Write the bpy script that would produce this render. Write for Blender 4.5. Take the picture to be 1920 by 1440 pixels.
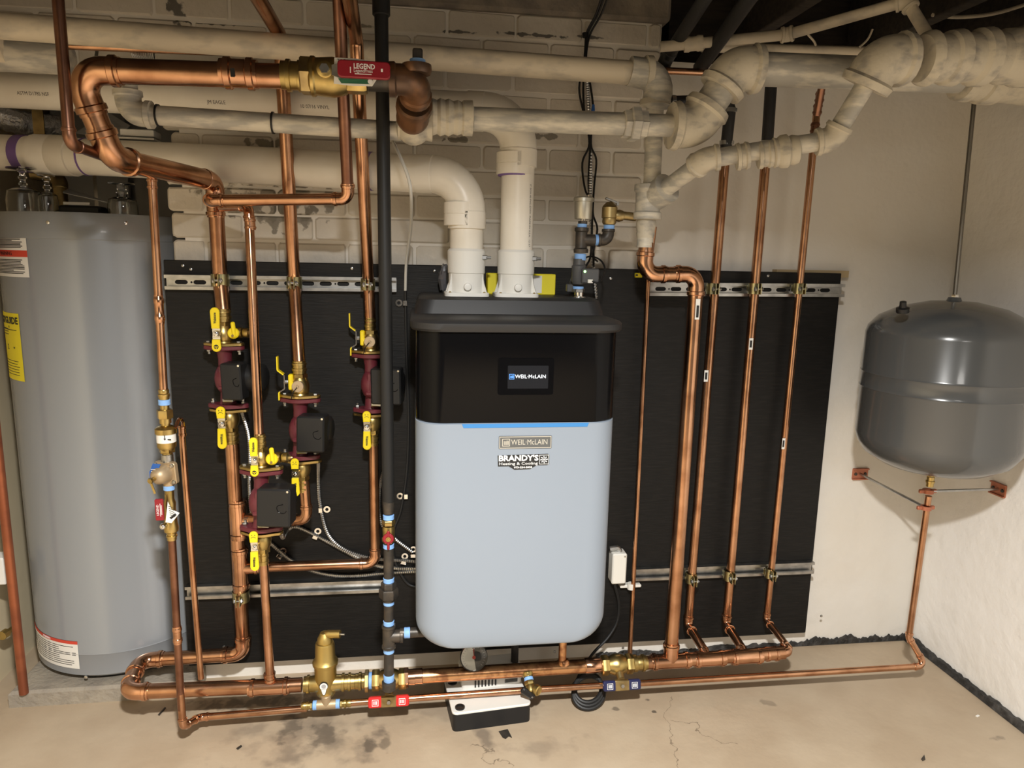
import bpy, math, random
from mathutils import Vector as V, Matrix
random.seed(7)
for o in list(bpy.data.objects): bpy.data.objects.remove(o, do_unlink=True)
SC = bpy.context.scene; COL = SC.collection
PI = math.pi
# ------------------------------------------------------------------ camera
# Main wall plane is y = 0, the room is at y < 0, floor z = 0.  Eye 2.2 m from the wall.
FPX = 1331.0; EYE = V((0, -2.2, 1.351))
def cvec(x, y): return V((x - 960, y - 720, FPX))
CN = cvec(776, 482).normalized()                      # wall normal seen in the camera frame
CR = cvec(10640, 694); CR = (CR - CN * CR.dot(CN)).normalized()
CD = CN.cross(CR)
cam_d = bpy.data.cameras.new('camera'); cam = bpy.data.objects.new('camera', cam_d); COL.objects.link(cam)
cam_d.sensor_width = 36; cam_d.lens = FPX / 1920 * 36; cam_d.clip_start = .05; cam_d.clip_end = 50
def to_world(c): return V((c.dot(CR), c.dot(CN), -c.dot(CD)))
ax = to_world(V((1, 0, 0))); ay = to_world(V((0, -1, 0))); az = to_world(V((0, 0, -1)))
M = Matrix((ax, ay, az)).transposed().to_4x4(); M.translation = EYE
cam.matrix_world = M
SC.camera = cam
def P(px, py, d=0.0):
    """survey point: where the sight line through photo pixel (px,py) meets the plane d metres in front of the wall"""
    r = to_world(cvec(px, py)); return EYE + r * ((2.2 - d) / r.y)
def ZP(px, py, z):
    r = to_world(cvec(px, py)); return EYE + r * ((z - EYE.z) / r.z)
# ------------------------------------------------------------------ world, lights, exposure
w = bpy.data.worlds.new('world'); SC.world = w; w.use_nodes = True
w.node_tree.nodes['Background'].inputs[0].default_value = (.9, .85, .75, 1)
w.node_tree.nodes['Background'].inputs[1].default_value = .05
def area(name, loc, target, size, power, col, shape='DISK', sy=None, spread=PI):
    l = bpy.data.lights.new(name, 'AREA'); l.shape = shape; l.size = size
    if sy: l.size_y = sy
    l.energy = power; l.color = col; l.spread = spread
    o = bpy.data.objects.new(name, l); COL.objects.link(o); o.location = loc
    o.rotation_euler = (V(target) - V(loc)).to_track_quat('-Z', 'Y').to_euler(); return o
area('ceiling_disc_lamp', (.05, -2.15, 2.08), (.05, -2.15, 0), .13, 122, (1, .985, .95), spread=math.radians(152))
area('rear_fill_light', (.5, -3.4, 2.05), (.5, -3.4, 0), .5, 12, (1, .96, .9))  # unseen fill light, added to lift the upper wall and pipes
SC.view_settings.view_transform = 'Standard'; SC.view_settings.look = 'None'
SC.view_settings.gamma = 1; SC.view_settings.use_curve_mapping = False
SC.view_settings.exposure = 0.0
# ------------------------------------------------------------------ materials
def mat(name, col, rough=.5, metal=0, noise=None, bump=None, coat=0, emis=None, spec=None, streak=None, alpha=None, trans=0):
    m = bpy.data.materials.new(name); m.use_nodes = True
    nt = m.node_tree; N = nt.nodes; L = nt.links; b = N['Principled BSDF']
    b.inputs['Base Color'].default_value = (*col, 1); b.inputs['Roughness'].default_value = rough
    b.inputs['Metallic'].default_value = metal
    if coat: b.inputs['Coat Weight'].default_value = coat; b.inputs['Coat Roughness'].default_value = .08
    if spec is not None: b.inputs['Specular IOR Level'].default_value = spec
    if trans: b.inputs['Transmission Weight'].default_value = trans
    if emis: b.inputs['Emission Color'].default_value = (*emis[0], 1); b.inputs['Emission Strength'].default_value = emis[1]
    geo = N.new('ShaderNodeNewGeometry')
    if noise:      # (second colour, scale, low, high[, stretch])
        c2, sc, lo, hi = noise[:4]
        tex = N.new('ShaderNodeTexNoise'); tex.inputs['Scale'].default_value = sc; tex.inputs['Detail'].default_value = 6
        mp = N.new('ShaderNodeMapping'); mp.inputs['Scale'].default_value = noise[4] if len(noise) > 4 else (1, 1, 1)
        L.new(geo.outputs['Position'], mp.inputs[0]); L.new(mp.outputs[0], tex.inputs['Vector'])
        mr = N.new('ShaderNodeMapRange'); mr.inputs[1].default_value = lo; mr.inputs[2].default_value = hi
        L.new(tex.outputs[0], mr.inputs[0])
        mx = N.new('ShaderNodeMix'); mx.data_type = 'RGBA'
        mx.inputs[6].default_value = (*col, 1); mx.inputs[7].default_value = (*c2, 1)
        L.new(mr.outputs[0], mx.inputs[0]); L.new(mx.outputs[2], b.inputs['Base Color'])
        m['mix'] = mx.name
    if bump:       # (scale, strength, distance[, stretch])
        tx = N.new('ShaderNodeTexNoise'); tx.inputs['Scale'].default_value = bump[0]; tx.inputs['Detail'].default_value = 5
        mp = N.new('ShaderNodeMapping'); mp.inputs['Scale'].default_value = bump[3] if len(bump) > 3 else (1, 1, 1)
        L.new(geo.outputs['Position'], mp.inputs[0]); L.new(mp.outputs[0], tx.inputs['Vector'])
        bp = N.new('ShaderNodeBump'); bp.inputs['Strength'].default_value = bump[1]; bp.inputs['Distance'].default_value = bump[2]
        L.new(tx.outputs[0], bp.inputs['Height']); L.new(bp.outputs[0], b.inputs['Normal'])
    return m
def stains(m, spots, col, edge=.5, scale=9, amp=2.6):
    """stains with their own outline at world places: spots = [(centre, rx, rz)] measured in x/z (wall) or x/y (floor, 4th item 'f')"""
    nt = m.node_tree; N = nt.nodes; L = nt.links; b = N['Principled BSDF']
    geo = N.new('ShaderNodeNewGeometry'); tex = N.new('ShaderNodeTexNoise'); tex.inputs['Scale'].default_value = scale; tex.inputs['Detail'].default_value = 8
    L.new(geo.outputs['Position'], tex.inputs['Vector'])
    src = b.inputs['Base Color'].links[0].from_socket if b.inputs['Base Color'].is_linked else None
    for s in spots:
        c, rx, rz = s[:3]; fl = len(s) > 3
        sub = N.new('ShaderNodeVectorMath'); sub.operation = 'SUBTRACT'; sub.inputs[1].default_value = c; L.new(geo.outputs['Position'], sub.inputs[0])
        mul = N.new('ShaderNodeVectorMath'); mul.operation = 'MULTIPLY'; mul.inputs[1].default_value = (1 / rx, 1 / rz if fl else 0, 0 if fl else 1 / rz); L.new(sub.outputs[0], mul.inputs[0])
        ln = N.new('ShaderNodeVectorMath'); ln.operation = 'LENGTH'; L.new(mul.outputs[0], ln.inputs[0])
        ad = N.new('ShaderNodeMath'); ad.operation = 'MULTIPLY_ADD'; ad.inputs[1].default_value = amp; L.new(tex.outputs[0], ad.inputs[0])
        L.new(ln.outputs['Value'], ad.inputs[2])
        mr = N.new('ShaderNodeMapRange'); mr.inputs[1].default_value = amp / 2 + .7 + edge; mr.inputs[2].default_value = amp / 2 + .7 - edge; L.new(ad.outputs[0], mr.inputs[0])
        sc = N.new('ShaderNodeMath'); sc.operation = 'MULTIPLY'; sc.inputs[1].default_value = s[4] if len(s) > 4 else .85; L.new(mr.outputs[0], sc.inputs[0])
        mx = N.new('ShaderNodeMix'); mx.data_type = 'RGBA'; mx.inputs[7].default_value = (*col, 1)
        if src: L.new(src, mx.inputs[6])
        else: mx.inputs[6].default_value = b.inputs['Base Color'].default_value
        L.new(sc.outputs[0], mx.inputs[0]); src = mx.outputs[2]
    L.new(src, b.inputs['Base Color'])
def crack(m, pts, width, col):
    """hairline cracks in a floor: each a wavering line from pts[i] to pts[i+1] in x/y"""
    nt = m.node_tree; N = nt.nodes; L = nt.links; b = N['Principled BSDF']
    geo = N.new('ShaderNodeNewGeometry'); tex = N.new('ShaderNodeTexNoise'); tex.inputs['Scale'].default_value = 11; tex.inputs['Detail'].default_value = 6
    L.new(geo.outputs['Position'], tex.inputs['Vector'])
    src = b.inputs['Base Color'].links[0].from_socket
    for a, c in pts:
        a = V((a.x, a.y, 0)); c = V((c.x, c.y, 0)); d = c - a; ln = d.length; d.normalize(); n = V((-d.y, d.x, 0))
        sub = N.new('ShaderNodeVectorMath'); sub.operation = 'SUBTRACT'; sub.inputs[1].default_value = a; L.new(geo.outputs['Position'], sub.inputs[0])
        def dot(v):
            k = N.new('ShaderNodeVectorMath'); k.operation = 'DOT_PRODUCT'; k.inputs[1].default_value = v; L.new(sub.outputs[0], k.inputs[0]); return k.outputs['Value']
        def mth(op, *ins):
            k = N.new('ShaderNodeMath'); k.operation = op
            for i, x in enumerate(ins):
                if isinstance(x, (int, float)): k.inputs[i].default_value = x
                else: L.new(x, k.inputs[i])
            return k.outputs[0]
        off = mth('MULTIPLY_ADD', tex.outputs[0], .16, -.08)
        dist = mth('ABSOLUTE', mth('ADD', dot(n), off))
        t = dot(d)
        f = mth('MULTIPLY', mth('LESS_THAN', dist, width), mth('MULTIPLY', mth('GREATER_THAN', t, 0.0), mth('LESS_THAN', t, ln)))
        mx = N.new('ShaderNodeMix'); mx.data_type = 'RGBA'; mx.inputs[7].default_value = (*col, 1)
        L.new(src, mx.inputs[6]); L.new(mth('MULTIPLY', f, .8), mx.inputs[0]); src = mx.outputs[2]
    L.new(src, b.inputs['Base Color'])
COPPER = mat('copper', (.57, .32, .19), .24, 1, ((.38, .19, .105), 14, .42, .66), (60, .1, .001))
COPPERD = mat('aged_copper', (.30, .155, .10), .36, 1, ((.17, .08, .055), 10, .4, .62))
COPPERN = mat('bright_copper', (.68, .38, .235), .19, 1, ((.46, .25, .15), 16, .45, .65))
COPPERM = mat('mottled_copper', (.72, .40, .20), .3, 1, ((.42, .20, .10), 38, .45, .62))
BRASS = mat('brass', (.54, .40, .155), .33, 1, ((.36, .27, .10), 20, .42, .65))
BRASSD = mat('dull_brass', (.42, .32, .15), .42, 1, ((.27, .2, .1), 22, .42, .65))
BRONZE = mat('bronze_casting', (.46, .35, .22), .48, .6, bump=(120, .15, .001))
BRASSH = mat('separator_brass', (.50, .37, .13), .42, 1, bump=(160, .12, .001))
STEEL = mat('zinc_steel', (.52, .52, .51), .34, 1, ((.35, .35, .345), 26, .4, .65))
STEELY = mat('yellow_zinc', (.52, .46, .24), .3, 1, ((.34, .33, .2), 30, .4, .6))
CHROME = mat('chrome', (.75, .75, .74), .15, 1)
IRON = mat('black_iron', (.055, .05, .045), .45, .6, ((.09, .075, .06), 30, .45, .65), (150, .2, .001))
IRONR = mat('rusty_iron', (.10, .06, .04), .38, .55, ((.22, .105, .05), 16, .42, .6), (90, .2, .001))
BLACKP = mat('black_pipe_coat', (.013, .013, .013), .5, spec=.35)
RUBBER = mat('black_rubber', (.016, .016, .017), .5)
GALV = mat('painted_galvanised', (.40, .385, .35), .55, .1, ((.63, .59, .50), 21, .43, .60, (.6, 1.2, 2.6)), (35, .35, .004))
GALVW = mat('whitewashed_fitting', (.56, .51, .41), .6, 0, ((.35, .325, .285), 24, .50, .68, (1, 1, 1.8)), (28, .5, .006))
PAINTED = mat('painted_pipe', (.66, .58, .45), .5, 0, ((.48, .43, .35), 12, .5, .66, (1, 2, 2)), (30, .25, .003))
PVC = mat('pvc', (.78, .74, .66), .33, 0, ((.71, .66, .57), 8, .4, .7))
PVCB = mat('beige_pvc', (.58, .53, .43), .35, 0, ((.52, .47, .37), 8, .4, .7))
PPW = mat('polypropylene', (.70, .69, .65), .4)
PURPLE = mat('purple_primer', (.16, .09, .28), .5)
MAROON = mat('maroon_iron', (.115, .018, .026), .42, 0, bump=(140, .25, .001))
BPLAS = mat('black_plastic', (.012, .012, .0125), .45, spec=.35)
BMATTE = mat('charcoal_plastic', (.017, .017, .018), .5, bump=(400, .2, .0005))
GLOSSB = mat('gloss_black', (.003, .003, .0035), .18, 0, spec=.12)
YELLOW = mat('yellow_vinyl', (.80, .62, .012), .42)
REDV = mat('red_vinyl', (.25, .008, .018), .4)
REDB = mat('bright_red_vinyl', (.62, .02, .02), .4)
NAVY = mat('navy_vinyl', (.012, .016, .07), .4)
BLUET = mat('blue_tape', (.22, .42, .80), .55, bump=(120, .4, .002))
BLUEP = mat('blue_tag', (.02, .10, .36), .5)
WHITEP = mat('white_paper', (.78, .77, .73), .6)
INK = mat('black_ink', (.012, .012, .012), .6)
INKW = mat('white_ink', (.82, .82, .82), .5)
INKR = mat('red_ink', (.60, .06, .035), .5)
INKG = mat('green_ink', (.02, .12, .06), .5)
YPAPER = mat('yellow_paper', (.82, .70, .02), .55)
BGREY = mat('boiler_grey', (.245, .288, .348), .45, 0, bump=(500, .15, .0004))
BLUEL = mat('blue_strip', (.05, .22, .52), .35)
HGREY = mat('heater_grey', (.275, .295, .32), .27, .2, coat=.25, bump=(5, .12, .004, (1, 1, .12)))
TGREY = mat('tank_grey', (.072, .075, .076), .22, 0, coat=.35)
SHEET = mat('sheet_metal', (.56, .57, .58), .4, .35, ((.48, .49, .50), 7, .4, .65))
FOIL = mat('foil', (.7, .7, .72), .3, .8, bump=(30, 1, .02))
DARKW = mat('dark_wood', (.035, .026, .02), .8, 0, ((.015, .012, .010), 9, .4, .65, (1, 8, 8)), (14, .5, .01))
SILLW = mat('dusty_sill', (.27, .23, .18), .8, 0, ((.15, .13, .11), 11, .42, .66), (40, .6, .008))
TANW = mat('raw_plywood_edge', (.42, .32, .18), .7)
BOARD = mat('black_plywood', (.0065, .006, .0055), .55, 0, ((.011, .010, .009), 18, .45, .7, (1, 1, 9)), (30, .3, .002, (1, 1, 10)), spec=.25)
PAINTW = mat('painted_brick', (.64, .59, .51), .55, 0, ((.57, .52, .44), 6, .4, .65), (38, .6, .006))
PLASTW = mat('painted_plaster', (.74, .71, .655), .6, 0, ((.71, .665, .59), 3, .4, .65), (17, .45, .008))
PLASTR = mat('white_plaster', (.86, .84, .81), .55, 0, ((.79, .76, .71), 3, .4, .65), (13, .65, .012))
DARKWALL = mat('dim_wall', (.10, .09, .08), .8, bump=(12, .3, .006))  # unseen wall, coloured dark so glossy parts reflect an unlit room
YWALL = mat('yellowed_wall', (.66, .56, .38), .7, bump=(12, .3, .006))
CONC = mat('concrete', (.40, .31, .215), .5, 0, ((.46, .37, .265), 4.5, .38, .66), (20, .35, .006))
PADC = mat('pad_concrete', (.33, .29, .23), .8, 0, ((.25, .22, .18), 12, .4, .65), (60, .8, .006))
TAR = mat('black_tar', (.016, .015, .014), .55, 0, ((.06, .055, .05), 22, .5, .7), (40, .9, .012))
DSTEEL = mat('dull_steel', (.20, .19, .17), .45, 1)
GLASS = mat('clear_glass', (.95, .97, .97), .03, 0, trans=1)
CLIPW = mat('white_plastic', (.74, .72, .66), .4)
VINYL = mat('clear_vinyl_tube', (.55, .54, .5), .25)
GREYBOX = mat('grey_box', (.07, .07, .072), .45)
LED = mat('green_led', (.2, .9, .2), .3, emis=((.35, 1, .25), 5))
SCREEN = mat('lcd_screen', (.008, .008, .009), .25, emis=((.011, .0115, .013), 1), spec=.15)
SCRW = mat('lit_letters', (.8, .85, .9), .4, emis=((.85, .92, 1), .9))
SCRB = mat('lit_blue', (.1, .3, .7), .4, emis=((.08, .25, .75), .8))
BADGE = mat('pewter_badge', (.125, .13, .13), .45, .3)
BADGEL = mat('badge_letters', (.75, .73, .66), .35, .6)
stains(PAINTW, [(P(490, 378), .15, .055), (P(520, 402), .11, .05), (P(562, 365), .035, .075), (P(612, 372), .025, .06), (P(505, 268), .07, .014), (P(1010, 255), .12, .012), (P(850, 262), .05, .01), (P(690, 50), .04, .008)], (.165, .145, .11), .10, 24, 4)
stains(PAINTW, [(P(1000, 66), .13, .006), (P(860, 60), .07, .005), (P(330, 20), .02, .06), (P(1110, 70), .05, .006), (P(380, 42), .1, .006)], (.05, .045, .04), .15, 34, 4)
stains(PLASTW, [(P(1830, 540), .06, .09, 0, .35)] , (.35, .26, .15), .6, 8)
stains(CONC, [(ZP(560, 1375, 0), .16, .10, 'f', .38), (ZP(620, 1400, 0), .10, .07, 'f', .34), (ZP(470, 1320, 0), .2, .05, 'f', .35), (ZP(830, 1330, 0), .25, .05, 'f', .3), (ZP(690, 1395, 0), .05, .05, 'f', .4), (ZP(910, 1385, 0), .02, .05, 'f', .6), (ZP(1010, 1400, 0), .1, .03, 'f', .3)], (.10, .08, .065), .5, 13, 5.5)
stains(CONC, [(ZP(545, 1362, 0), .035, .07, 'f', .55), (ZP(610, 1378, 0), .05, .06, 'f', .5), (ZP(690, 1398, 0), .022, .045, 'f', .6), (ZP(722, 1390, 0), .018, .04, 'f', .5), (ZP(470, 1318, 0), .25, .03, 'f', .6), (ZP(1215, 1312, 0), .01, .01, 'f', .7), (ZP(1225, 1335, 0), .008, .008, 'f', .8), (ZP(1155, 1330, 0), .012, .01, 'f', .6), (ZP(1870, 1383, 0), .02, .012, 'f', .4), (ZP(1440, 1318, 0), .03, .02, 'f', .35)], (.055, .045, .036), .25, 30, 3.2)
crack(CONC, [(ZP(1252, 1305, 0), ZP(1262, 1440, 0)), (ZP(1262, 1345, 0), ZP(1380, 1400, 0)), (ZP(880, 1400, 0), ZP(960, 1440, 0))], .0014, (.17, .13, .09))
# ------------------------------------------------------------------ mesh helpers
def basis(d):
    d = V(d).normalized(); a = V((0, 0, 1)) if abs(d.z) < .9 else V((0, -1, 0))
    u = a.cross(d).normalized(); return u, d.cross(u), d
class MB:
    def __init__(s): s.v = []; s.f = []
    def add(s, vs, fs):
        n = len(s.v); s.v += [V(x) for x in vs]; s.f += [tuple(i + n for i in f) for f in fs]; return s
    def sweep(s, path, rad, seg=14, caps=True):
        path = [V(p) for p in path]; n = len(path)
        if not isinstance(rad, (list, tuple)): rad = [rad] * n
        vs = []; u = None
        for i, p in enumerate(path):
            a = path[max(i - 1, 0)]; b = path[min(i + 1, n - 1)]
            t = (b - a)
            if t.length < 1e-9: t = tp
            t = t.normalized(); tp = t
            if u is None: u = basis(t)[0]
            u = (u - t * u.dot(t)).normalized(); w_ = t.cross(u)
            for k in range(seg):
                an = 2 * PI * k / seg; vs.append(p + (u * math.cos(an) + w_ * math.sin(an)) * rad[i])
        fs = [(i * seg + k, i * seg + (k + 1) % seg, (i + 1) * seg + (k + 1) % seg, (i + 1) * seg + k) for i in range(n - 1) for k in range(seg)]
        if caps: fs += [tuple(range(seg))[::-1], tuple(range((n - 1) * seg, n * seg))]
        return s.add(vs, fs)
    def lathe(s, p, d, prof, seg=20, caps=True, rot=0):
        u, w_, d = basis(d); p = V(p); vs = []
        for (h, r) in prof:
            for k in range(seg):
                an = 2 * PI * k / seg + rot; vs.append(p + d * h + (u * math.cos(an) + w_ * math.sin(an)) * max(r, 1e-5))
        n = len(prof)
        fs = [(i * seg + k, i * seg + (k + 1) % seg, (i + 1) * seg + (k + 1) % seg, (i + 1) * seg + k) for i in range(n - 1) for k in range(seg)]
        if caps: fs += [tuple(range(seg))[::-1], tuple(range((n - 1) * seg, n * seg))]
        return s.add(vs, fs)
    def cyl(s, p, d, r, h, seg=16): return s.lathe(p, d, [(0, r), (h, r)], seg)
    def hexa(s, p, d, r, h): return s.lathe(p, d, [(0, r * .93), (h * .12, r), (h * .88, r), (h, r * .93)], 6)
    def ball(s, p, r, seg=12, n=7, d=(0, 0, 1)):
        return s.lathe(V(p) - V(d).normalized() * r, d, [(r - r * math.cos(PI * i / n), r * math.sin(PI * i / n)) for i in range(n + 1)], seg, False)
    def slab(s, pts, nrm, h, bev=0):
        """flat polygon (world points, any order round) extruded h along nrm, optional small chamfer on the far face"""
        nrm = V(nrm).normalized(); pts = [V(p) for p in pts]; n = len(pts); c = sum(pts, V()) / n
        # make counter-clockwise seen from +nrm
        ar = sum(((pts[i] - c).cross(pts[(i + 1) % n] - c)).dot(nrm) for i in range(n))
        if ar < 0: pts = pts[::-1]
        loops = [pts, [p + nrm * (h - bev) for p in pts]]
        if bev:
            q = []
            for i in range(n):
                e1 = (pts[i] - pts[i - 1]).normalized(); e2 = (pts[(i + 1) % n] - pts[i]).normalized()
                n1 = nrm.cross(e1); n2 = nrm.cross(e2); m_ = n1 + n2; k = max(m_.length_squared / 2, .35)
                q.append(pts[i] + m_ / k * bev + nrm * h)
            loops.append(q)
        vs = [p for l in loops for p in l]; fs = [tuple(range(n))[::-1], tuple(range((len(loops) - 1) * n, len(loops) * n))]
        for j in range(len(loops) - 1):
            fs += [(j * n + i, j * n + (i + 1) % n, (j + 1) * n + (i + 1) % n, (j + 1) * n + i) for i in range(n)]
        return s.add(vs, fs)
    def box(s, c, sx, sy, sz, X=(1, 0, 0), Y=(0, 1, 0), Z=(0, 0, 1), bev=0):
        c = V(c); X = V(X).normalized(); Y = V(Y).normalized(); Z = V(Z).normalized()
        q = [c + X * (a * sx / 2) + Z * (b * sz / 2) + Y * (sy / 2) for a, b in ((-1, -1), (1, -1), (1, 1), (-1, 1))]
        if bev:
            bev = min(bev, sx * .4, sz * .4, sy * .4)
            return s.slab(rrect(c + Y * (sy / 2), X, Z, sx, sz, bev * 1.5, 3), -Y, sy, bev)
        return s.slab(q, -Y, sy)
    def build(s, name, m, parent=None, base=None, ang=35):
        base = V(base) if base is not None else V()
        me = bpy.data.meshes.new(name)
        me.from_pydata([tuple(v - base) for v in s.v], [], s.f); me.update()
        me.materials.append(m)
        me.polygons.foreach_set('use_smooth', [True] * len(me.polygons))
        me.set_sharp_from_angle(angle=math.radians(ang))
        o = bpy.data.objects.new(name, me); COL.objects.link(o)
        if parent: o.parent = parent
        else: o.location = base
        return o
def rrect(c, X, Y, sx, sy, r, n=5):
    c = V(c); X = V(X).normalized(); Y = V(Y).normalized(); r = min(r, sx / 2 - 1e-4, sy / 2 - 1e-4); out = []
    for (a, b, t0) in ((1, 1, 0), (-1, 1, 1), (-1, -1, 2), (1, -1, 3)):
        cc = c + X * (a * (sx / 2 - r)) + Y * (b * (sy / 2 - r))
        for i in range(n + 1):
            t = (t0 + i / n) * PI / 2; out.append(cc + X * (r * math.cos(t)) + Y * (r * math.sin(t)))
    return out
def circ(c, X, Y, r, n=16, ry=None): return [V(c) + V(X) * (r * math.cos(2 * PI * i / n)) + V(Y) * ((ry or r) * math.sin(2 * PI * i / n)) for i in range(n)]
def props(o, label=None, cat=None, group=None, kind=None):
    if label: o['label'] = label
    if cat: o['category'] = cat
    if group: o['group'] = group
    if kind: o['kind'] = kind
    return o
class Thing:
    def __init__(s, name, label, cat, base, group=None):
        s.base = V(base); s.o = bpy.data.objects.new(name, None); COL.objects.link(s.o); s.o.location = s.base
        s.o.empty_display_size = .03; props(s.o, label, cat, group)
    def part(s, name, mb, m, par=None, label=None, kind=None, ang=35):
        o = mb.build(name, m, par or s.o, s.base, ang); props(o, label, None, None, kind); return o
def single(name, mb, m, label, cat, group=None, kind=None, ang=35):
    n = len(mb.v); base = V((sum(v.x for v in mb.v) / n, sum(v.y for v in mb.v) / n, min(v.z for v in mb.v)))
    return props(mb.build(name, m, None, base, ang), label, cat, group, kind)
def struct(name, mb, m, kind='structure', ang=35):
    return props(mb.build(name, m, None, None, ang), None, None, None, kind)
def curve_mesh(cu):
    o = bpy.data.objects.new('tmp', cu); COL.objects.link(o)
    me = bpy.data.meshes.new_from_object(o); vs = [v.co.copy() for v in me.vertices]; fs = [tuple(p.vertices) for p in me.polygons]
    bpy.data.objects.remove(o, do_unlink=True); bpy.data.curves.remove(cu); bpy.data.meshes.remove(me); return vs, fs
def text_mb(body, p, X, Y, size, ext=.0004, align='CENTER', fit=None, warp=None, bold=0):
    cu = bpy.data.curves.new('t', 'FONT'); cu.body = body; cu.size = size; cu.align_x = align; cu.align_y = 'CENTER'
    cu.extrude = ext; cu.resolution_u = 2; cu.offset = bold
    vs, fs = curve_mesh(cu)
    X = V(X).normalized(); Y = V(Y).normalized(); Zn = X.cross(Y); p = V(p)
    if fit and vs:
        w_ = max(v.x for v in vs) - min(v.x for v in vs); k = fit / w_
        for v in vs: v.x *= k
    mb = MB(); mb.add([warp(v) if warp else p + X * v.x + Y * v.y + Zn * v.z for v in vs], fs); return mb
def plate_mb(outer, holes, p, X, Y, ext):
    """flat plate with real holes; outlines are lists of (x, y)"""
    cu = bpy.data.curves.new('p', 'CURVE'); cu.dimensions = '2D'; cu.fill_mode = 'BOTH'; cu.extrude = ext / 2
    for ol in [outer] + holes:
        sp = cu.splines.new('POLY'); sp.points.add(len(ol) - 1); sp.use_cyclic_u = True
        for q, (a, b) in zip(sp.points, ol): q.co = (a, b, 0, 1)
    vs, fs = curve_mesh(cu); X = V(X).normalized(); Y = V(Y).normalized(); Zn = X.cross(Y); p = V(p)
    return MB().add([p + X * v.x + Y * v.y + Zn * v.z for v in vs], fs)
# ------------------------------------------------------------------ pipe work
def arc_pts(a, p, b, R, n=7):
    """fillet of radius R at p between a-p-b: list of points, plus trim length"""
    d1 = (V(a) - V(p)).normalized(); d2 = (V(b) - V(p)).normalized(); c = max(-1, min(1, d1.dot(d2))); th = math.acos(c)
    if th > PI - .02: return [V(p)], 0
    tr = R / math.tan(th / 2); q1 = V(p) + d1 * tr; q2 = V(p) + d2 * tr
    bis = (d1 + d2).normalized(); ce = V(p) + bis * (R / math.sin(th / 2)); r1 = q1 - ce; tot = PI - th
    axn = r1.cross(q2 - ce).normalized(); out = []
    for i in range(n + 1): out.append(ce + Matrix.Rotation(tot * i / n, 3, axn) @ r1)
    return out, tr
def smooth_path(pts, R, n=6):
    pts = [V(p) for p in pts]; out = [pts[0]]
    for i in range(1, len(pts) - 1):
        r = R
        for _ in range(8):
            q, t = arc_pts(pts[i - 1], pts[i], pts[i + 1], r, n)
            if t <= .49 * min((pts[i] - pts[i - 1]).length, (pts[i + 1] - pts[i]).length): break
            r *= .75
        out += q
    return out + [pts[-1]]
def spline(pts, n=10):
    pts = [V(p) for p in pts]; q = [pts[0] * 2 - pts[1]] + pts + [pts[-1] * 2 - pts[-2]]; out = []
    for i in range(1, len(q) - 2):
        a, b, c, d = q[i - 1:i + 3]
        for k in range(n):
            t = k / n; out.append(.5 * ((2 * b) + (c - a) * t + (2 * a - 5 * b + 4 * c - d) * t * t + (3 * b - a - 3 * c + d) * t ** 3))
    return out + [pts[-1]]
# end profiles of a socket: (fraction of socket length, radius factor), from the mouth inwards
SOCK = {'press': ((0, 1.09), (.18, 1.10), (.24, 1.24), (.55, 1.24), (.62, 1.10), (1, 1.10)),
        'thread': ((0, 1.40), (.55, 1.42), (.7, 1.26), (1, 1.26)),
        'pvc': ((0, 1.12), (.96, 1.12), (1, 1.09), (1, 1.09)),
        'plain': ((0, 1.0), (1, 1.0)),
        'solder': ((0, 1.03), (.1, 1.11), (1, 1.11)),
        'white': ((0, 1.42), (.5, 1.5), (.7, 1.33), (1, 1.33))}
SLEN = {'press': 1.35, 'thread': .9, 'pvc': 1.0, 'solder': .9, 'plain': .3, 'white': .8}
ARC = {'press': 1.10, 'thread': 1.26, 'pvc': 1.10, 'solder': 1.1, 'plain': 1.0, 'white': 1.33}
RB = {'press': 1.75, 'thread': 1.5, 'pvc': 2.1, 'solder': 1.5, 'plain': 1.6, 'white': 1.5}
def elbow_mb(a, p, b, r, st, rb=None):
    R = (rb or RB[st]) * r; q, tr = arc_pts(a, p, b, R, 9); d1 = (V(a) - V(p)).normalized(); d2 = (V(b) - V(p)).normalized()
    L = SLEN[st] * r; pa = []; ra = []
    for f, k in SOCK[st]: pa.append(q[0] + d1 * (L * (1 - f))); ra.append(r * k)
    pa += q[1:-1]; ra += [r * ARC[st]] * (len(q) - 2)
    for f, k in reversed(SOCK[st]): pa.append(q[-1] + d2 * (L * (1 - f))); ra.append(r * k)
    # avoid identical consecutive points
    for i in range(1, len(pa)):
        if (pa[i] - pa[i - 1]).length < 1e-6: pa[i] = pa[i] + (pa[i] - pa[i - 2]).normalized() * 1e-5
    return MB().sweep(pa, ra, 18), tr + L * .5
def run(th, pts, r, m, st='press', fm=None, rb=None, seg=16, gap0=0, gap1=0, pm=None):
    """a run of pipe with elbows at the inner points"""
    pts = [V(p) for p in pts]; fm = fm or m; trim = [gap0] + [0] * (len(pts) - 2) + [gap1]
    for i in range(1, len(pts) - 1):
        rr = rb; lim = .5 * min((pts[i] - pts[i - 1]).length, (pts[i + 1] - pts[i]).length) if len(pts) > 3 else 9
        mb, t = elbow_mb(pts[i - 1], pts[i], pts[i + 1], r, st, rr); th.part('elbow', mb, fm); trim[i] = t
    for i in range(len(pts) - 1):
        d = (pts[i + 1] - pts[i]); ln = d.length; d.normalize(); a = pts[i] + d * trim[i]; b = pts[i + 1] - d * trim[i + 1]
        if (b - a).dot(d) > .003: th.part('pipe', MB().sweep([a, b], r, seg), pm or m)
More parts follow.
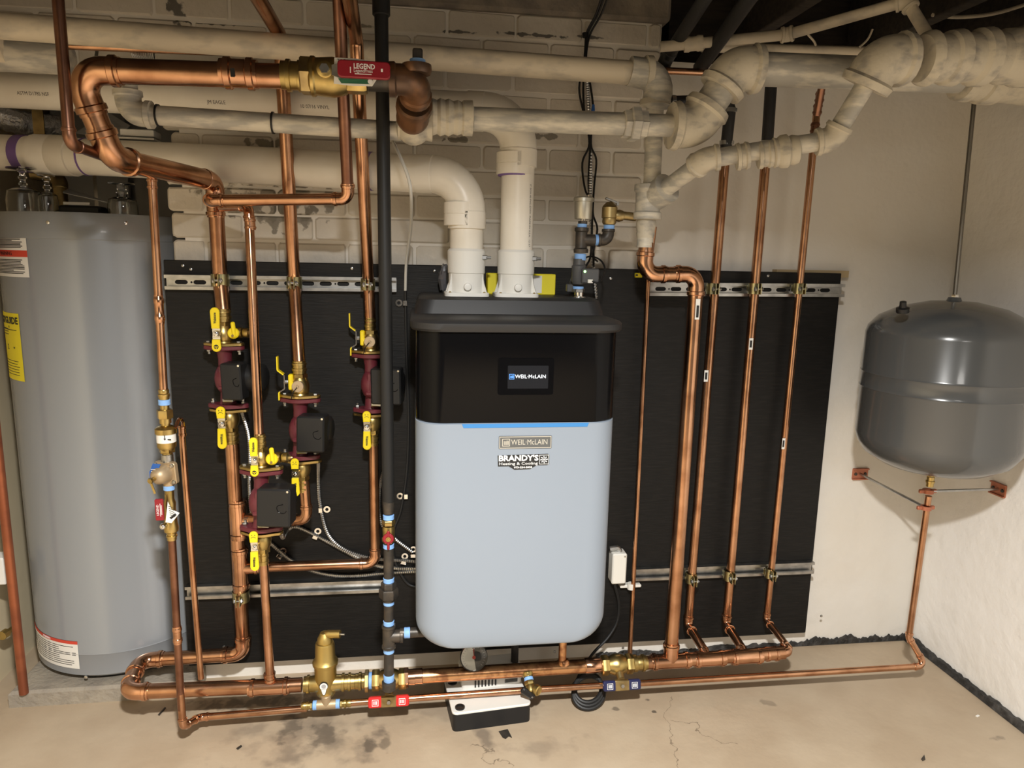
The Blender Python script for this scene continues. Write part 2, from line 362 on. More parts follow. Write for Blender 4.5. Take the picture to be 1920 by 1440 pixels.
def coupling(th, p, d, r, m, st='press', L=None, name='coupling', par=None):
    d = V(d).normalized(); L = L or 2 * SLEN[st] * r; h = L / 2; pr = [(f * h, k * r) for f, k in SOCK[st]] + [(L - f * h, k * r) for f, k in reversed(SOCK[st])]
    pr = [q for i, q in enumerate(pr) if i == 0 or q != pr[i - 1]]
    return th.part(name, MB().lathe(V(p) - d * h, d, pr, 18), m, par)
def tee(th, p, d, b, r, rb_, m, st='press', L=None, Lb=None, name='tee'):
    d = V(d).normalized(); b = V(b).normalized(); L = L or r * 4.2; Lb = Lb or r * 2.4; h = L / 2; s = min(SLEN[st] * r, h * .6)
    pr = [(f * s, k * r) for f, k in SOCK[st]] + [(L - f * s, k * r) for f, k in reversed(SOCK[st])]
    mb = MB().lathe(V(p) - d * h, d, pr, 18); sb = min(SLEN[st] * rb_, Lb * .5)
    pb = [(0, ARC[st] * rb_)] + [(Lb - f * sb, k * rb_) for f, k in reversed(SOCK[st])]
    mb.lathe(p, b, pb, 18); return th.part(name, mb, m)
def tape(th, p, d, r, L=.012, par=None):
    return th.part('tape_band', MB().lathe(V(p) - V(d).normalized() * L / 2, d, [(0, r), (L * .1, r * 1.07), (L * .5, r * 1.05), (L * .9, r * 1.08), (L, r)], 18), BLUET, par)
def mid(a, b, t=.5): return V(a) * (1 - t) + V(b) * t
X_ = V((1, 0, 0)); UP = V((0, 0, 1)); OUT = V((0, -1, 0))
# ================================================================== THE ROOM
XL, XR, ZC = -1.30, 1.808, 2.22
struct('floor', MB().box((.25, -1.6, -.04), 3.4, 6.0, .08), CONC)
struct('ceiling', MB().box((.25, -1.6, ZC + .03), 3.4, 6.0, .06), DARKW)
TOPB = P(1240, 45)[2]; XB = P(1240, 80)[0]
wall = MB()
wall.box(((-.69 + XB) / 2, .125, .64), XB + .69, .25, 1.28)
wall.box(((-.655 + XB) / 2, .127, (1.28 + TOPB) / 2), XB + .655, .246, TOPB - 1.28)
wall.box(((XL - .655) / 2, .127, (1.82 + TOPB) / 2), -.655 - XL, .246, TOPB - 1.82)
wall.box(((XB + XR) / 2, .125, .975), XR - XB, .25, 1.95)
WB = struct('wall_back', wall, PLASTW)
# painted bricks, each its own piece
bl, bh, jt = .200, .0695, .0045
row = 0; zt = TOPB
while zt > 1.30:
    x0 = XL if zt > 1.86 else -.695; x = x0 - (bl / 2 if row % 2 else 0) + random.uniform(-.008, .008)
    while x < XB - .01:
        a = max(x + jt / 2, x0 + random.uniform(-.012, .02) if x < x0 else x + jt / 2); b = min(x + bl - jt / 2, XB - random.uniform(0, .008))
        if b - a > .03:
            fy = random.uniform(-.0035, .0025); cx, cz = (a + b) / 2, zt - bh / 2
            mb = MB(); q = rrect((cx, .013, cz), X_, UP, b - a, bh - random.uniform(0, .0035), .011, 3)
            mb.slab([p + V((0, 0, random.uniform(-.002, .002))) for p in q], OUT, .013 - fy, .005)
            mb.build('brick', PAINTW, WB)
        x += bl
    zt -= bh + jt; row += 1
struct('wall_right', MB().box((XR + .06, -1.6, 1.1), .12, 6.0, 2.26), PLASTR)
struct('wall_left', MB().box((XL - .06, -1.6, 1.1), .12, 6.0, 2.26), YWALL)
struct('wall_recess', MB().box((.25, 1.38, 1.1), 3.4, .1, 2.26), YWALL)
struct('wall_front', MB().box((.25, -4.55, 1.1), 3.4, .1, 2.26), DARKWALL)
# dusty timber sill above the bricks, dark rim beam and joists on the right
s = MB(); s.box(((XL + XB + .02) / 2, .09, TOPB + .055), XB + .02 - XL, .22, .11, bev=.01); struct('trim_1', s, SILLW)
struct('trim_2', MB().box(((XB + XR) / 2 + .03, .19, 2.08), XR - XB - .08, .1, .26), DARKW)
for jn, jx in enumerate((1.02, 1.42, 1.74)): struct('trim_%d' % (jn + 3), MB().box((jx, -1.9, 2.115), .042, 4.0, .19, bev=.004), DARKW)
# black tar line along the foot of the walls, with a ragged upper edge
def tar(name, a, b, n, up, hmin, hmax, th=.012):
    a = V(a); b = V(b); top = []; bot = []; cur = .5
    for i in range(n + 1):
        t = i / n; p = mid(a, b, t); bot.append(p); cur = cur * .72 + .28 * random.random(); top.append(p + UP * (hmin + (hmax - hmin) * (cur * 1.5 - .25) + random.uniform(-.0015, .0015)))
    vs = bot + top + [p + V(up) * th for p in bot] + [p + V(up) * th * .6 for p in top]; k = n + 1; fs = []
    for i in range(n): fs += [(2 * k + i, 2 * k + i + 1, 3 * k + i + 1, 3 * k + i), (3 * k + i, 3 * k + i + 1, k + i + 1, k + i), (i, i + 1, 2 * k + i + 1, 2 * k + i)]
    struct(name, MB().add(vs, fs), TAR)
tar('baseboard_back', (1.33, -.0005, .001), (XR, -.0005, .001), 70, (0, -1, 0), .002, .036)
tar('baseboard_centre', (.62, -.0005, .001), (1.33, -.0005, .001), 90, (0, -1, 0), .002, .02)
tar('baseboard_right', (XR - .0005, 0, .001), (XR - .0005, -1.6, .001), 160, (-1, 0, 0), .008, .028, .025)
# concrete pad under the heater
pad = MB(); q = [V((XL + .10, -.10, 0)), V((-.66, -.095, 0)), V((-.70, .56, 0)), V((XL + .10, .56, 0))]; pad.slab(q, UP, .05, .008)
single('concrete_pad', pad, PADC, 'low rough concrete slab under the grey water heater', 'slab')
# ================================================================== WALL BOARD AND STRUT
b0 = P(308, 487, .05); b1 = P(1505, 1187, .05); b2 = P(1580, 513, .05)
bd = Thing('backing_board', 'large black painted plywood panel fixed to the wall behind the pipework', 'board', ((b0.x + b2.x) / 2, -.04, b1.z))
bd.part('panel', MB().box(((b0.x + b2.x) / 2 - .003, -.04, (b0.z + b1.z) / 2), b2.x - b0.x, .02, b0.z - b1.z, bev=.002), BOARD)
for x in (b0.x + .05, .1, b2.x - .2): bd.part('furring_strip', MB().box((x, -.015, (b0.z + b1.z) / 2), .07, .03, b0.z - b1.z), TANW)
bd.part('batten', MB().box((mid(P(1452, 507), P(1578, 509)).x, -.015, b0.z - .003), .25, .03, .022), TANW, label='bare tan wood strip along the top edge')
for i, (px, py) in enumerate([(343, 498), (358, 505), (660, 503), (815, 508), (1145, 522), (1540, 1155), (1440, 517), (420, 1213), (1168, 1215), (1040, 1222)]):
    bd.part('screw', MB().lathe(P(px, py, .05), OUT, [(0, .005), (.002, .004), (.003, .0015)], 8), STEEL)
def strut(px0, py0, px1, py1, label, side):
    """slotted channel: (px,py) are the centre line ends in the photo"""
    a = P(px0, py0, .072); b = P(px1, py1, .072); d = (b - a); L = d.length; d.normalize(); u = OUT.cross(d); u = -u if u.z < 0 else u
    t = Thing('strut_channel', label, 'rail', a, 'strut channels on the black board')
    h = .0413; y0 = .0505; dep = .021
    hol = []; s_ = .03; k = 0
    while side == 0 and s_ + .032 < L:
        hol.append([(s_ + (.0143 if 0 <= i <= 8 else -.0) * 1 + .0 + .0, 0) for i in range(0)] or
                   [(s_ + .02 + .0075 * math.cos(an), .0062 * math.sin(an)) for an in [-PI / 2 + PI * i / 6 for i in range(7)]] +
                   [(s_ + .0075 * math.cos(an), .0062 * math.sin(an)) for an in [PI / 2 + PI * i / 6 for i in range(7)]])
        if k % 2 == 0 and s_ + .04 < L: hol.append([(s_ + .0375 + .003 * math.cos(2 * PI * i / 8), .003 * math.sin(2 * PI * i / 8)) for i in range(8)])
        s_ += .05; k += 1
    base = V((a.x, -y0 - .002, a.z))
    web = plate_mb([(0, -h / 2), (L, -h / 2), (L, h / 2), (0, h / 2)], hol, base, d, u, .0025); t.part('web', web, STEEL)
    for sg in (1, -1):
        f = MB(); c = mid(a, b); c = V((c.x, 0, c.z))
        f.box(V((c.x, -y0 - dep / 2, c.z)) + u * (sg * (h / 2 - .00125)), L, dep, .0025, d, V((0, 1, 0)), u)
        f.box(V((c.x, -y0 - dep, c.z)) + u * (sg * (h / 2 - .0045)), L, .0025, .009, d, V((0, 1, 0)), u)
        f.box(V((c.x, -y0 - dep + .004, c.z)) + u * (sg * (h / 2 - .0085)), L, .006, .002, d, V((0, 1, 0)), u)
        t.part('flange', f, STEEL)
    return t, a, b
strut(308, 529, 743, 534, 'galvanised slotted strut rail at the upper left of the black board', 0)
strut(347, 1113, 724, 1099, 'plain galvanised strut rail at the lower left behind the yellow valves', 1)
strut(1219, 542, 1584, 545, 'galvanised slotted strut rail at the upper right of the black board', 0)
strut(1190, 1079, 1527, 1065, 'plain galvanised strut rail at the lower right of the black board', 1)
def clamp(px, py, r, d, label, tw=.15):
    c = P(px, py, d); t = Thing('pipe_clamp', label, 'clamp', c, 'strut pipe clamps')
    for sg in (-1, 1):
        pth = []; an0 = .14
        for i in range(13):
            an = an0 + (PI - .3) * i / 12; pth.append((sg * math.sin(an) * (r + .0042), math.cos(an) * (r + .0042)))
        outer = pth; inner = [(x * (r + .0008) / (r + .0042), y * (r + .0008) / (r + .0042)) for x, y in pth]
        # band: front at +y(out). strip extruded in z
        mb = MB(); n = len(pth); vs = []
        for z in (-.0165, .0165):
            for (x, y) in outer: vs.append(c + V((x, -y, z)))
            for (x, y) in inner: vs.append(c + V((x, -y, z)))
        fs = []
        for i in range(n - 1):
            fs += [(i, i + 1, 2 * n + i + 1, 2 * n + i), (n + i + 1, n + i, 3 * n + i, 3 * n + i + 1), (i + 1, i, n + i, n + i + 1), (2 * n + i, 2 * n + i + 1, 3 * n + i + 1, 3 * n + i)]
        fs += [(0, 2 * n, 3 * n, n), (n - 1, 2 * n - 1, 4 * n - 1, 3 * n - 1)]
        mb.add(vs, fs)
        ear = c + V((sg * .005, -(r + .012), 0)); mb.box(ear, .0022, .022, .033, X_, V((0, 1, 0)), UP)
        t.part('band', mb, STEELY)
    e = c + V((0, -(r + .015), 0)); mb = MB().cyl(e - X_ * .013, X_, .0035, .028, 8); mb.hexa(e + X_ * .006, X_, .0075, .006); mb.hexa(e - X_ * .012, X_, .0075, .005); t.part('bolt', mb, STEEL)
    back = MB().box(c + V((0, (r + .002), 0)), .03, .006, .02); t.part('foot', back, STEELY)
R12, R34, R1, R114, R112, R2 = .0079, .0111, .0143, .0175, .0207, .027
for a in [(413, 525, R112, .1, 'yellow zinc clamp on the thick riser at the left end of the upper strut'), (552, 530, R114, .1, 'yellow zinc clamp on the middle riser of the upper left strut'),
          (690, 533, .0165, .1, 'yellow zinc clamp beside the black gas pipe on the upper left strut'), (452, 1117, R112, .109, 'yellow zinc clamp on the thick riser at the lower left strut'),
          (1336, 541, R1, .095, 'first clamp on the upper right strut beside the thick copper elbow'), (1414, 541, R1, .095, 'second of the three clamps on the upper right strut'), (1497, 541, R34, .095, 'last clamp near the right end of the upper right strut'),
          (1296, 1083, R1, .1, 'first clamp on the lower right strut beside the thick riser'), (1367, 1078, R1, .1, 'second of the three clamps on the lower right strut'), (1443, 1074, R34, .1, 'last clamp near the right end of the lower right strut')]: clamp(*a)
# ================================================================== WATER HEATER
HC = V((-.955, .2, 0)); HR = .272; HT = P(160, 402, -.07)[2]
ht = Thing('water_heater', 'tall grey cylindrical water heater standing in the recess at the left', 'water heater', (HC.x, HC.y, .05))
ht.part('jacket', MB().lathe((HC.x, HC.y, .065), UP, [(0, HR - .012), (.01, HR), (.075, HR), (.078, HR + .0015), (.081, HR), (HT - .14, HR), (HT - .138, HR + .002)], 72), HGREY)
ht.part('base_ring', MB().lathe((HC.x, HC.y, .05), UP, [(0, HR - .03), (.02, HR - .03)], 48), BPLAS)
ht.part('top_cap', MB().lathe((HC.x, HC.y, HT - .073), UP, [(0, HR + .003), (.062, HR + .003), (.072, HR - .002), (.073, HR - .02), (.068, HR - .024), (.066, 0)], 72), HGREY)
def hcyl(ang, z, e=.0012): return V((HC.x + (HR + e) * math.sin(ang), HC.y - (HR + e) * math.cos(ang), z))
def hit(px, py):
    r = to_world(cvec(px, py)); o = EYE - V((HC.x, HC.y, 0)); a = r.x ** 2 + r.y ** 2; b = 2 * (o.x * r.x + o.y * r.y); c = o.x ** 2 + o.y ** 2 - HR ** 2
    t = (-b - math.sqrt(max(b * b - 4 * a * c, 0))) / (2 * a); p = EYE + r * t; return math.atan2(p.x - HC.x, HC.y - p.y), p.z
def hpatch(a0, a1, z0, z1, e=.0012, n=10, sk=0):
    vs = [hcyl(a0 + (a1 - a0) * i / n, z, e) for z in (z0, z1) for i in range(n + 1)] + [hcyl(a0 + (a1 - a0) * i / n, z, .0001) for z in (z0, z1) for i in range(n + 1)]
    k = n + 1; fs = [(i, i + 1, k + i + 1, k + i) for i in range(n)] + [(i + 2 * k, i + 1 + 2 * k, i + 1, i) for i in range(n)] + [(k + i, k + i + 1, 3 * k + i + 1, 3 * k + i) for i in range(n)]
    return MB().add(vs, fs)
def htext(par, s, a, z, size, m, align='CENTER', fit=None, nm='lettering', bold=0):
    ht.part(nm, text_mb(s, (0, 0, 0), X_, UP, size, .0002, align, fit, lambda v: hcyl(a + v.x / HR, z + v.y, .0018 + v.z), bold), m, par)
def hlines(par, a0, a1, z0, z1, n, nm='fine_print', lw=.0022):
    mb = MB()
    for i in range(n):
        z = z1 + (z0 - z1) * (i + .5) / n; e = a1 - (a1 - a0) * random.choice((0, .04, .08, .3)); q = hpatch(a0, e, z - lw / 2, z + lw / 2, .0016, 6); mb.add(q.v, q.f)
    ht.part(nm, mb, INK, par)
a1, z1 = hit(47, 425); a1b, z0 = hit(50, 520); a0 = a1 - .62
lab = ht.part('caution_label', hpatch(a0, a1, z0, z1), WHITEP, label='white warning sheet with a red band')
zr = z0 + (z1 - z0) * .46
ht.part('red_band', hpatch(a0, a1, zr - .008, zr + .010, .0015), INKR, lab); htext(lab, 'WARNING', a1 - .34, zr + .001, .014, INK)
hlines(lab, a0 + .03, a1 - .03, zr + .016, z1 - .006, 14); hlines(lab, a0 + .03, a1 - .05, z0 + .008, zr - .014, 10)
a1, z1 = hit(30, 588); _, z0 = hit(42, 715); a1 = hit(41, 650)[0]; a0 = a1 - .60
lab = ht.part('energy_label', hpatch(a0, a1, z0, z1), YPAPER, label='bright yellow energy label')
htext(lab, 'ENERGYGUIDE', a1 - .02, z1 - .022, .027, INK, 'RIGHT', None, bold=.0008)
hlines(lab, a0, a1 - .10, z1 - .066, z1 - .042, 3, lw=.002); htext(lab, '2', a1 - .30, z0 + .095, .022, INK); htext(lab, '-W', a1 - .14, z0 + .095, .008, INK)
ht.part('rule', hpatch(a0, a1 - .06, z0 + .145, z0 + .147, .0016, 6), INK, lab); htext(lab, 'v', a1 - .22, z0 + .155, .016, INK)
hlines(lab, a0, a1 - .06, z0 + .012, z0 + .06, 6, lw=.0016)
a0, zt_ = hit(62, 1188); a1, zb = hit(150, 1253); _, zt2 = hit(145, 1205); z1 = (zt_ + zt2) / 2
a0 = hit(64, 1210)[0]
z1 = hit(120, 1200)[1]; z0 = hit(120, 1250)[1]
lab = ht.part('flammable_label', hpatch(a0, a1, z0, z1), WHITEP, label='white safety label with a red top band low on the jacket')
ht.part('red_band', hpatch(a0, a1, z1 - .010, z1, .0015), INKR, lab); htext(lab, 'WARNING', (a0 + a1) / 2, z1 - .005, .008, INKW)
hlines(lab, a0 + .12, a1 - .03, z0 + .008, z1 - .016, 10, lw=.0018)
ht.part('pictogram', hpatch(a0 + .02, a0 + .09, z1 - .05, z1 - .02, .0016), INK, lab)
for px, py in ((91, 417), (236, 418), (162, 1269)):
    a, z = hit(px, py); ht.part('screw', MB().lathe(hcyl(a, z, .001), hcyl(a, 0) - V((HC.x, HC.y, 0)), [(0, .006), (.003, .005), (.004, .002)], 8), CHROME)
# service box and drain cock on the heater's left flank
gc = P(0, 1066, .02); g = MB().box(gc, .05, .05, .085, bev=.004); ht.part('control_box', g, WHITEP, label='white control box on the far flank')
ht.part('drain_cock', MB().lathe((-1.235, .03, .19), (-.2, -1, 0), [(0, .008), (.03, .008), (.03, .014), (.05, .014)], 10), BRASS)
# things on and behind the heater
zt = HT - .005
def goblet(x, y, h, rb, label, stem=True, beads=0):
    t = Thing('drinking_glass', label, 'glass', (x, y, zt), 'upturned glasses on the heater')
    hb = h * .58; pr = [(0, rb), (hb * .55, rb * 1.0), (hb * .86, rb * .9), (hb * .97, rb * .6), (hb, rb * .3)]; inn = [(hb - .004, rb * .25), (hb * .94, rb * .55), (hb * .83, rb * .85), (hb * .55, rb * .95), (0, rb - .002)]
    t.part('bowl', MB().lathe((x, y, zt), UP, pr + inn, 24, False), GLASS)
    st = [(hb, rb * .3)]
    if beads:
        for k in range(beads): z = hb + (h - hb) * (k + .5) / beads; st += [(z - .008, .006), (z, .012), (z + .008, .006)]
    else: st += [(hb + .012, .016), (h - .02, .012)]
    st += [(h - .006, .012), (h - .004, rb * .85), (h, rb * .85)]
    t.part('stem', MB().lathe((x, y, zt), UP, st, 24), GLASS)
p = P(48, 395, -.02); goblet(p.x, p.y, .125, .045, 'upturned cut goblet with a beaded stem at the left of the heater top', beads=3)
p = P(92, 395, -.04); goblet(p.x, p.y, .11, .026, 'narrow upturned glass between the beaded goblet and the brown elbow', beads=2)
p = P(231, 396, -.02); goblet(p.x, p.y, .093, .040, 'short upturned goblet with a wide foot beside the thin copper pipe')
t = Thing('old_flue_pipe', 'brown aged pipe elbow dropping to the heater top among the glasses', 'pipe', P(115, 398, -.08))
run(t, [P(60, 325, -.12), P(112, 333, -.12), P(116, 399, -.08)], .0185, BRASSD, 'solder')
p = P(155, 388, -.06); t = Thing('metal_tray', 'small black tray with a white sticker on the heater top', 'tray', (p.x, p.y, zt))
t.part('body', MB().box((p.x, p.y, zt + .014), .115, .05, .028, bev=.006), BPLAS); t.part('sticker', MB().box((p.x - .005, p.y - .0255, zt + .033), .07, .002, .008), WHITEP)
t.part('lid_flap', MB().slab([P(118, 362, -.08), P(182, 376, -.05), P(204, 381, -.05), P(180, 372, -.09), P(120, 352, -.12)], UP, .002), SHEET)
f = Thing('furnace_cabinet', 'grey sheet metal furnace casing behind the water heater', 'furnace', (-.93, .85, 0))
f.part('casing', MB().box((-.94, .87, .95), .66, .5, 1.9, bev=.006), SHEET)
f.part('seam_edge', MB().box((P(182, 360, -.6).x, .595, .95), .012, .012, 1.9), CHROME); f.part('door', MB().box((-1.13, .595, 1.2), .24, .01, 1.3, bev=.003), SHEET)
# ductwork in the dark recess above the heater
t = Thing('foil_duct', 'crumpled foil duct in the dark recess above the left pipes', 'duct', P(90, 20, -.3))
pts = spline([P(20, -40, -.25), P(60, 5, -.28), P(110, 30, -.32), P(150, 22, -.4)], 10); t.part('duct_body', MB().sweep(pts, [.05 + .002 * (-1) ** i for i in range(len(pts))], 14), FOIL)
t = Thing('foil_duct', 'silver foil wrapped duct between the two white pipes at far left', 'duct', P(40, 228, -.3))
pts = spline([P(-40, 205, -.2), P(30, 228, -.22), P(110, 238, -.28)], 10); t.part('duct_body', MB().sweep(pts, [.035 + .0015 * (-1) ** i for i in range(len(pts))], 14), FOIL)
t.part('hanger', MB().box(P(72, 228, -.14), .03, .004, .08), BRASSD)
t = Thing('sheet_metal_tray', 'grey galvanised sheet metal channel hung behind the left elbow', 'channel', P(215, 250, -.12))
t.part('side', MB().slab([P(140, 250, -.1), P(205, 212, -.2), P(245, 236, -.1), P(222, 262, -.05)], OUT, .004), SHEET)
t.part('lip', MB().box(P(264, 252, -.04), .09, .06, .018, bev=.002), WHITEP); t.part('lip', MB().box(P(262, 263, -.03), .1, .07, .005), WHITEP)
# ================================================================== BOILER
BF = .50; BX0, BX1 = P(779, 900, BF)[0], P(1156, 900, BF)[0]; BC = (BX0 + BX1) / 2; BW = (BX1 - BX0) / 2
ZB = P(960, 1213, BF)[2]; ZP_ = P(970, 793, BF)[2]; ZL = P(970, 620, BF)[2]
bo = Thing('boiler', 'wall hung grey and gloss black boiler with a lit display on the black board', 'boiler', (BC, -.28, ZB))
def outline(hw, y0, y1, r, n=8):
    """plan outline open box: back-left, front-left corner arc, front-right arc, back-right (counter-clockwise from above)"""
    pts = [(-hw, y1)]
    for i in range(n + 1): t = PI + PI / 2 * i / n; pts.append((-hw + r + r * math.cos(t), y0 + r + r * math.sin(t)))
    for i in range(n + 1): t = 1.5 * PI + PI / 2 * i / n; pts.append((hw - r + r * math.cos(t), y0 + r + r * math.sin(t)))
    pts.append((hw, y1)); return pts
def stack(rings):
    """rings = [(outline, z)]: closed body lofted through plan outlines of equal length"""
    mb = MB(); n = len(rings[0][0]); vs = [V((BC + x, y, z)) for ol, z in rings for x, y in ol]
    fs = [(j * n + i, j * n + (i + 1) % n, (j + 1) * n + (i + 1) % n, (j + 1) * n + i) for j in range(len(rings) - 1) for i in range(n)]
    fs += [tuple(range(n))[::-1], tuple(range((len(rings) - 1) * n, len(rings) * n))]
    return mb.add(vs, fs)
RC = .07; rr = .062; rings = []
for i in range(9):
    a = PI / 2 * i / 8; rings.append((outline(BW - rr * (1 - math.sin(a)), -BF + .006 * (1 - math.sin(a)), -.075, RC - .02 * (1 - math.sin(a))), ZB + rr * (1 - math.cos(a))))
rings.append((outline(BW, -BF, -.075, RC), ZP_ - .003)); rings.append((outline(BW - .004, -BF + .004, -.075, RC), ZP_))
bo.part('jacket', stack(rings), BGREY)
bo.part('front_panel', stack([(outline(BW - .003, -BF + .003, -.075, RC), ZP_), (outline(BW - .001, -BF + .001, -.075, RC), ZP_ + .003), (outline(BW - .001, -BF + .001, -.075, RC), ZL - .002), (outline(BW - .004, -BF + .004, -.075, RC), ZL)]), GLOSSB, label='gloss black upper front')
hw2 = BW + .012; ZT = P(965, 557, .28)[2]
lid = [(outline(hw2 - .004, -BF - .008, -.07, RC + .01), ZL - .004), (outline(hw2, -BF - .012, -.07, RC + .01), ZL + .002), (outline(hw2, -BF - .012, -.07, RC + .01), ZL + .016), (outline(hw2 - .006, -BF - .006, -.07, RC + .01), ZL + .022), (outline(hw2 - .03, -BF + .016, -.07, RC), ZL + .027)]
lo = bo.part('lid', stack(lid), BMATTE)
zs = ZL + .027; dk = lambda hw, y0, r: outline(hw, y0, -.072, r)
# the rear deck of the lid leaves a shallow tray at the front
deck = stack([(dk(hw2 - .010, -.345, .045), zs - .006), (dk(hw2 - .022, -.328, .045), ZT - .007), (dk(hw2 - .032, -.315, .045), ZT)]); bo.part('raised_deck', deck, BMATTE, lo)
# blue strip, badge, sticker, display
def fr(px, py, d=BF): return P(px, py, d)
a, b = fr(866, 799), fr(1104, 796)
bz = (a.z + b.z) / 2
bo.part('blue_strip', MB().slab([V((a.x, -BF, bz + .005)), V((b.x, -BF, bz + .005)), V((b.x - .004, -BF, bz - .005)), V((a.x + .004, -BF, bz - .005))], OUT, .0012), BLUEL, label='bright blue trim strip')
c = fr(985, 829); bw, bh2 = (fr(1035, 829) - fr(936, 829)).x, (fr(985, 817) - fr(985, 841)).z
pl = bo.part('name_plate', MB().slab(rrect(c, X_, UP, bw, bh2, .002, 2), OUT, .0018, .0006), BADGE, label='pewter name plate')
fo = c + OUT * .0019
bo.part('plate_border', plate_mb([(-bw / 2 + .0015, -bh2 / 2 + .0015), (bw / 2 - .0015, -bh2 / 2 + .0015), (bw / 2 - .0015, bh2 / 2 - .0015), (-bw / 2 + .0015, bh2 / 2 - .0015)], [[(-bw / 2 + .003, -bh2 / 2 + .003), (bw / 2 - .003, -bh2 / 2 + .003), (bw / 2 - .003, bh2 / 2 - .003), (-bw / 2 + .003, bh2 / 2 - .003)]], fo, X_, UP, .0006), BADGEL, pl)
def wm(par, c, wd, h, mt, mi):
    """maker's wordmark: framed monogram then the name"""
    x0 = c - X_ * (wd / 2); s_ = h * .95; m_ = x0 + X_ * (s_ / 2)
    bo.part('emblem', plate_mb([(-s_ / 2, -s_ / 2), (s_ / 2, -s_ / 2), (s_ / 2, s_ / 2), (-s_ / 2, s_ / 2)], [[(-s_ * .42, -s_ * .42), (s_ * .42, -s_ * .42), (s_ * .42, s_ * .42), (-s_ * .42, s_ * .42)]], m_, X_, UP, .0005), mi, par)
    mb = MB()
    for k in range(3): mb.box(m_ + X_ * (-s_ * .26 + k * s_ * .11) - UP * s_ * .05, s_ * .06, .0005, s_ * .5)
    for k in range(3): mb.box(m_ + X_ * (s_ * .07 + k * s_ * .12) - UP * s_ * .05, s_ * .075, .0005, s_ * .5)
    mb.box(m_ + X_ * s_ * .19 + UP * s_ * .2, s_ * .3, .0005, s_ * .08); bo.part('monogram', mb, mi, par)
    bo.part('lettering', text_mb('WEIL\u00b7McLAIN', x0 + X_ * (s_ * 1.18 + (wd - s_ * 1.18) / 2), X_, UP, h * .95, .0003, 'CENTER', wd - s_ * 1.2), mt, par)
wm(pl, fo - X_ * .001, bw * .86, bh2 * .62, BADGEL, BADGEL)
c = fr(982, 864) ; sw = (fr(1032, 864) - fr(934, 864)).x; k = sw / 98
def st(px, py): return V((c.x + (px - 983) * k, -BF, c.z - (py - 864) * k))
stk = bo.part('dealer_sticker', MB().slab([st(*q) for q in [(934, 853), (1028, 851), (1031, 854), (1031, 871), (1027, 873), (1008, 873), (1000, 877), (996, 880), (966, 881), (960, 877), (955, 874), (935, 874)]], OUT, .0008), INK, label='black and white dealer sticker')
o2 = OUT * .0012
bo.part('lettering', text_mb("BRANDY'S", st(973, 859) + o2, X_, UP, .020, .0003, 'CENTER', 74 * k, bold=.0007), INKW, stk)
bo.part('lettering', text_mb('Heating & Cooling', st(973, 869) + o2, X_, UP, .010, .0003, 'CENTER', 72 * k), INKW, stk)
bo.part('lettering', text_mb('973-224-2025', st(982, 876.5) + o2, X_, UP, .0065, .0003, 'CENTER', 34 * k, bold=.0002), INKW, stk)
fan = MB(); e = st(1021, 862) + o2
for i in range(8):
    an = PI / 4 * i; u = X_ * math.cos(an) + UP * math.sin(an); v_ = X_ * -math.sin(an) + UP * math.cos(an)
    fan.slab([e + u * (2 * k), e + u * (6.5 * k) + v_ * (1.6 * k), e + u * (7.2 * k), e + u * (4 * k) - v_ * k], OUT, .0003)
fan.lathe(e, OUT, [(0, 1.6 * k), (.0003, 1.6 * k)], 10); bo.part('fan_emblem', fan, INKW, stk)
bo.part('emblem_border', plate_mb([(-9 * k, -9 * k), (9 * k, -9 * k), (9 * k, 9 * k), (-9 * k, 9 * k)], [[(-8.1 * k, -8.1 * k), (8.1 * k, -8.1 * k), (8.1 * k, 8.1 * k), (-8.1 * k, 8.1 * k)]], e, X_, UP, .0005), INKW, stk)
c = fr(986, 706); dw, dh = (fr(1037, 706) - fr(932, 706)).x, (fr(986, 672) - fr(986, 741)).z
bz_ = bo.part('display_bezel', MB().slab(rrect(c + X_ * .0, X_, UP, dw, dh, .006, 3), OUT, .001, .0006), GLOSSB)
c2 = fr(990, 707); sc = bo.part('screen', MB().slab(rrect(c2 + OUT * .001, X_, UP, (fr(1028, 706) - fr(952, 706)).x, (fr(986, 686) - fr(986, 729)).z, .001, 1), OUT, .0005), SCREEN)
wm(sc, fr(989, 706) + OUT * .0022, (fr(1023, 706) - fr(954, 706)).x, .0135, SCRW, SCRB)
for px in (1056, 966, 880): pass
bo.part('water_tapping', MB().cyl(V((P(1054, 1240, .262).x, -.262, .145)), UP, R34 * 1.1, ZB - .115), COPPERM)
bo.part('drain_spout', MB().cyl(V((P(965, 1235, .20).x, -.20, .121)), UP, .0115, ZB - .10), BLACKP)
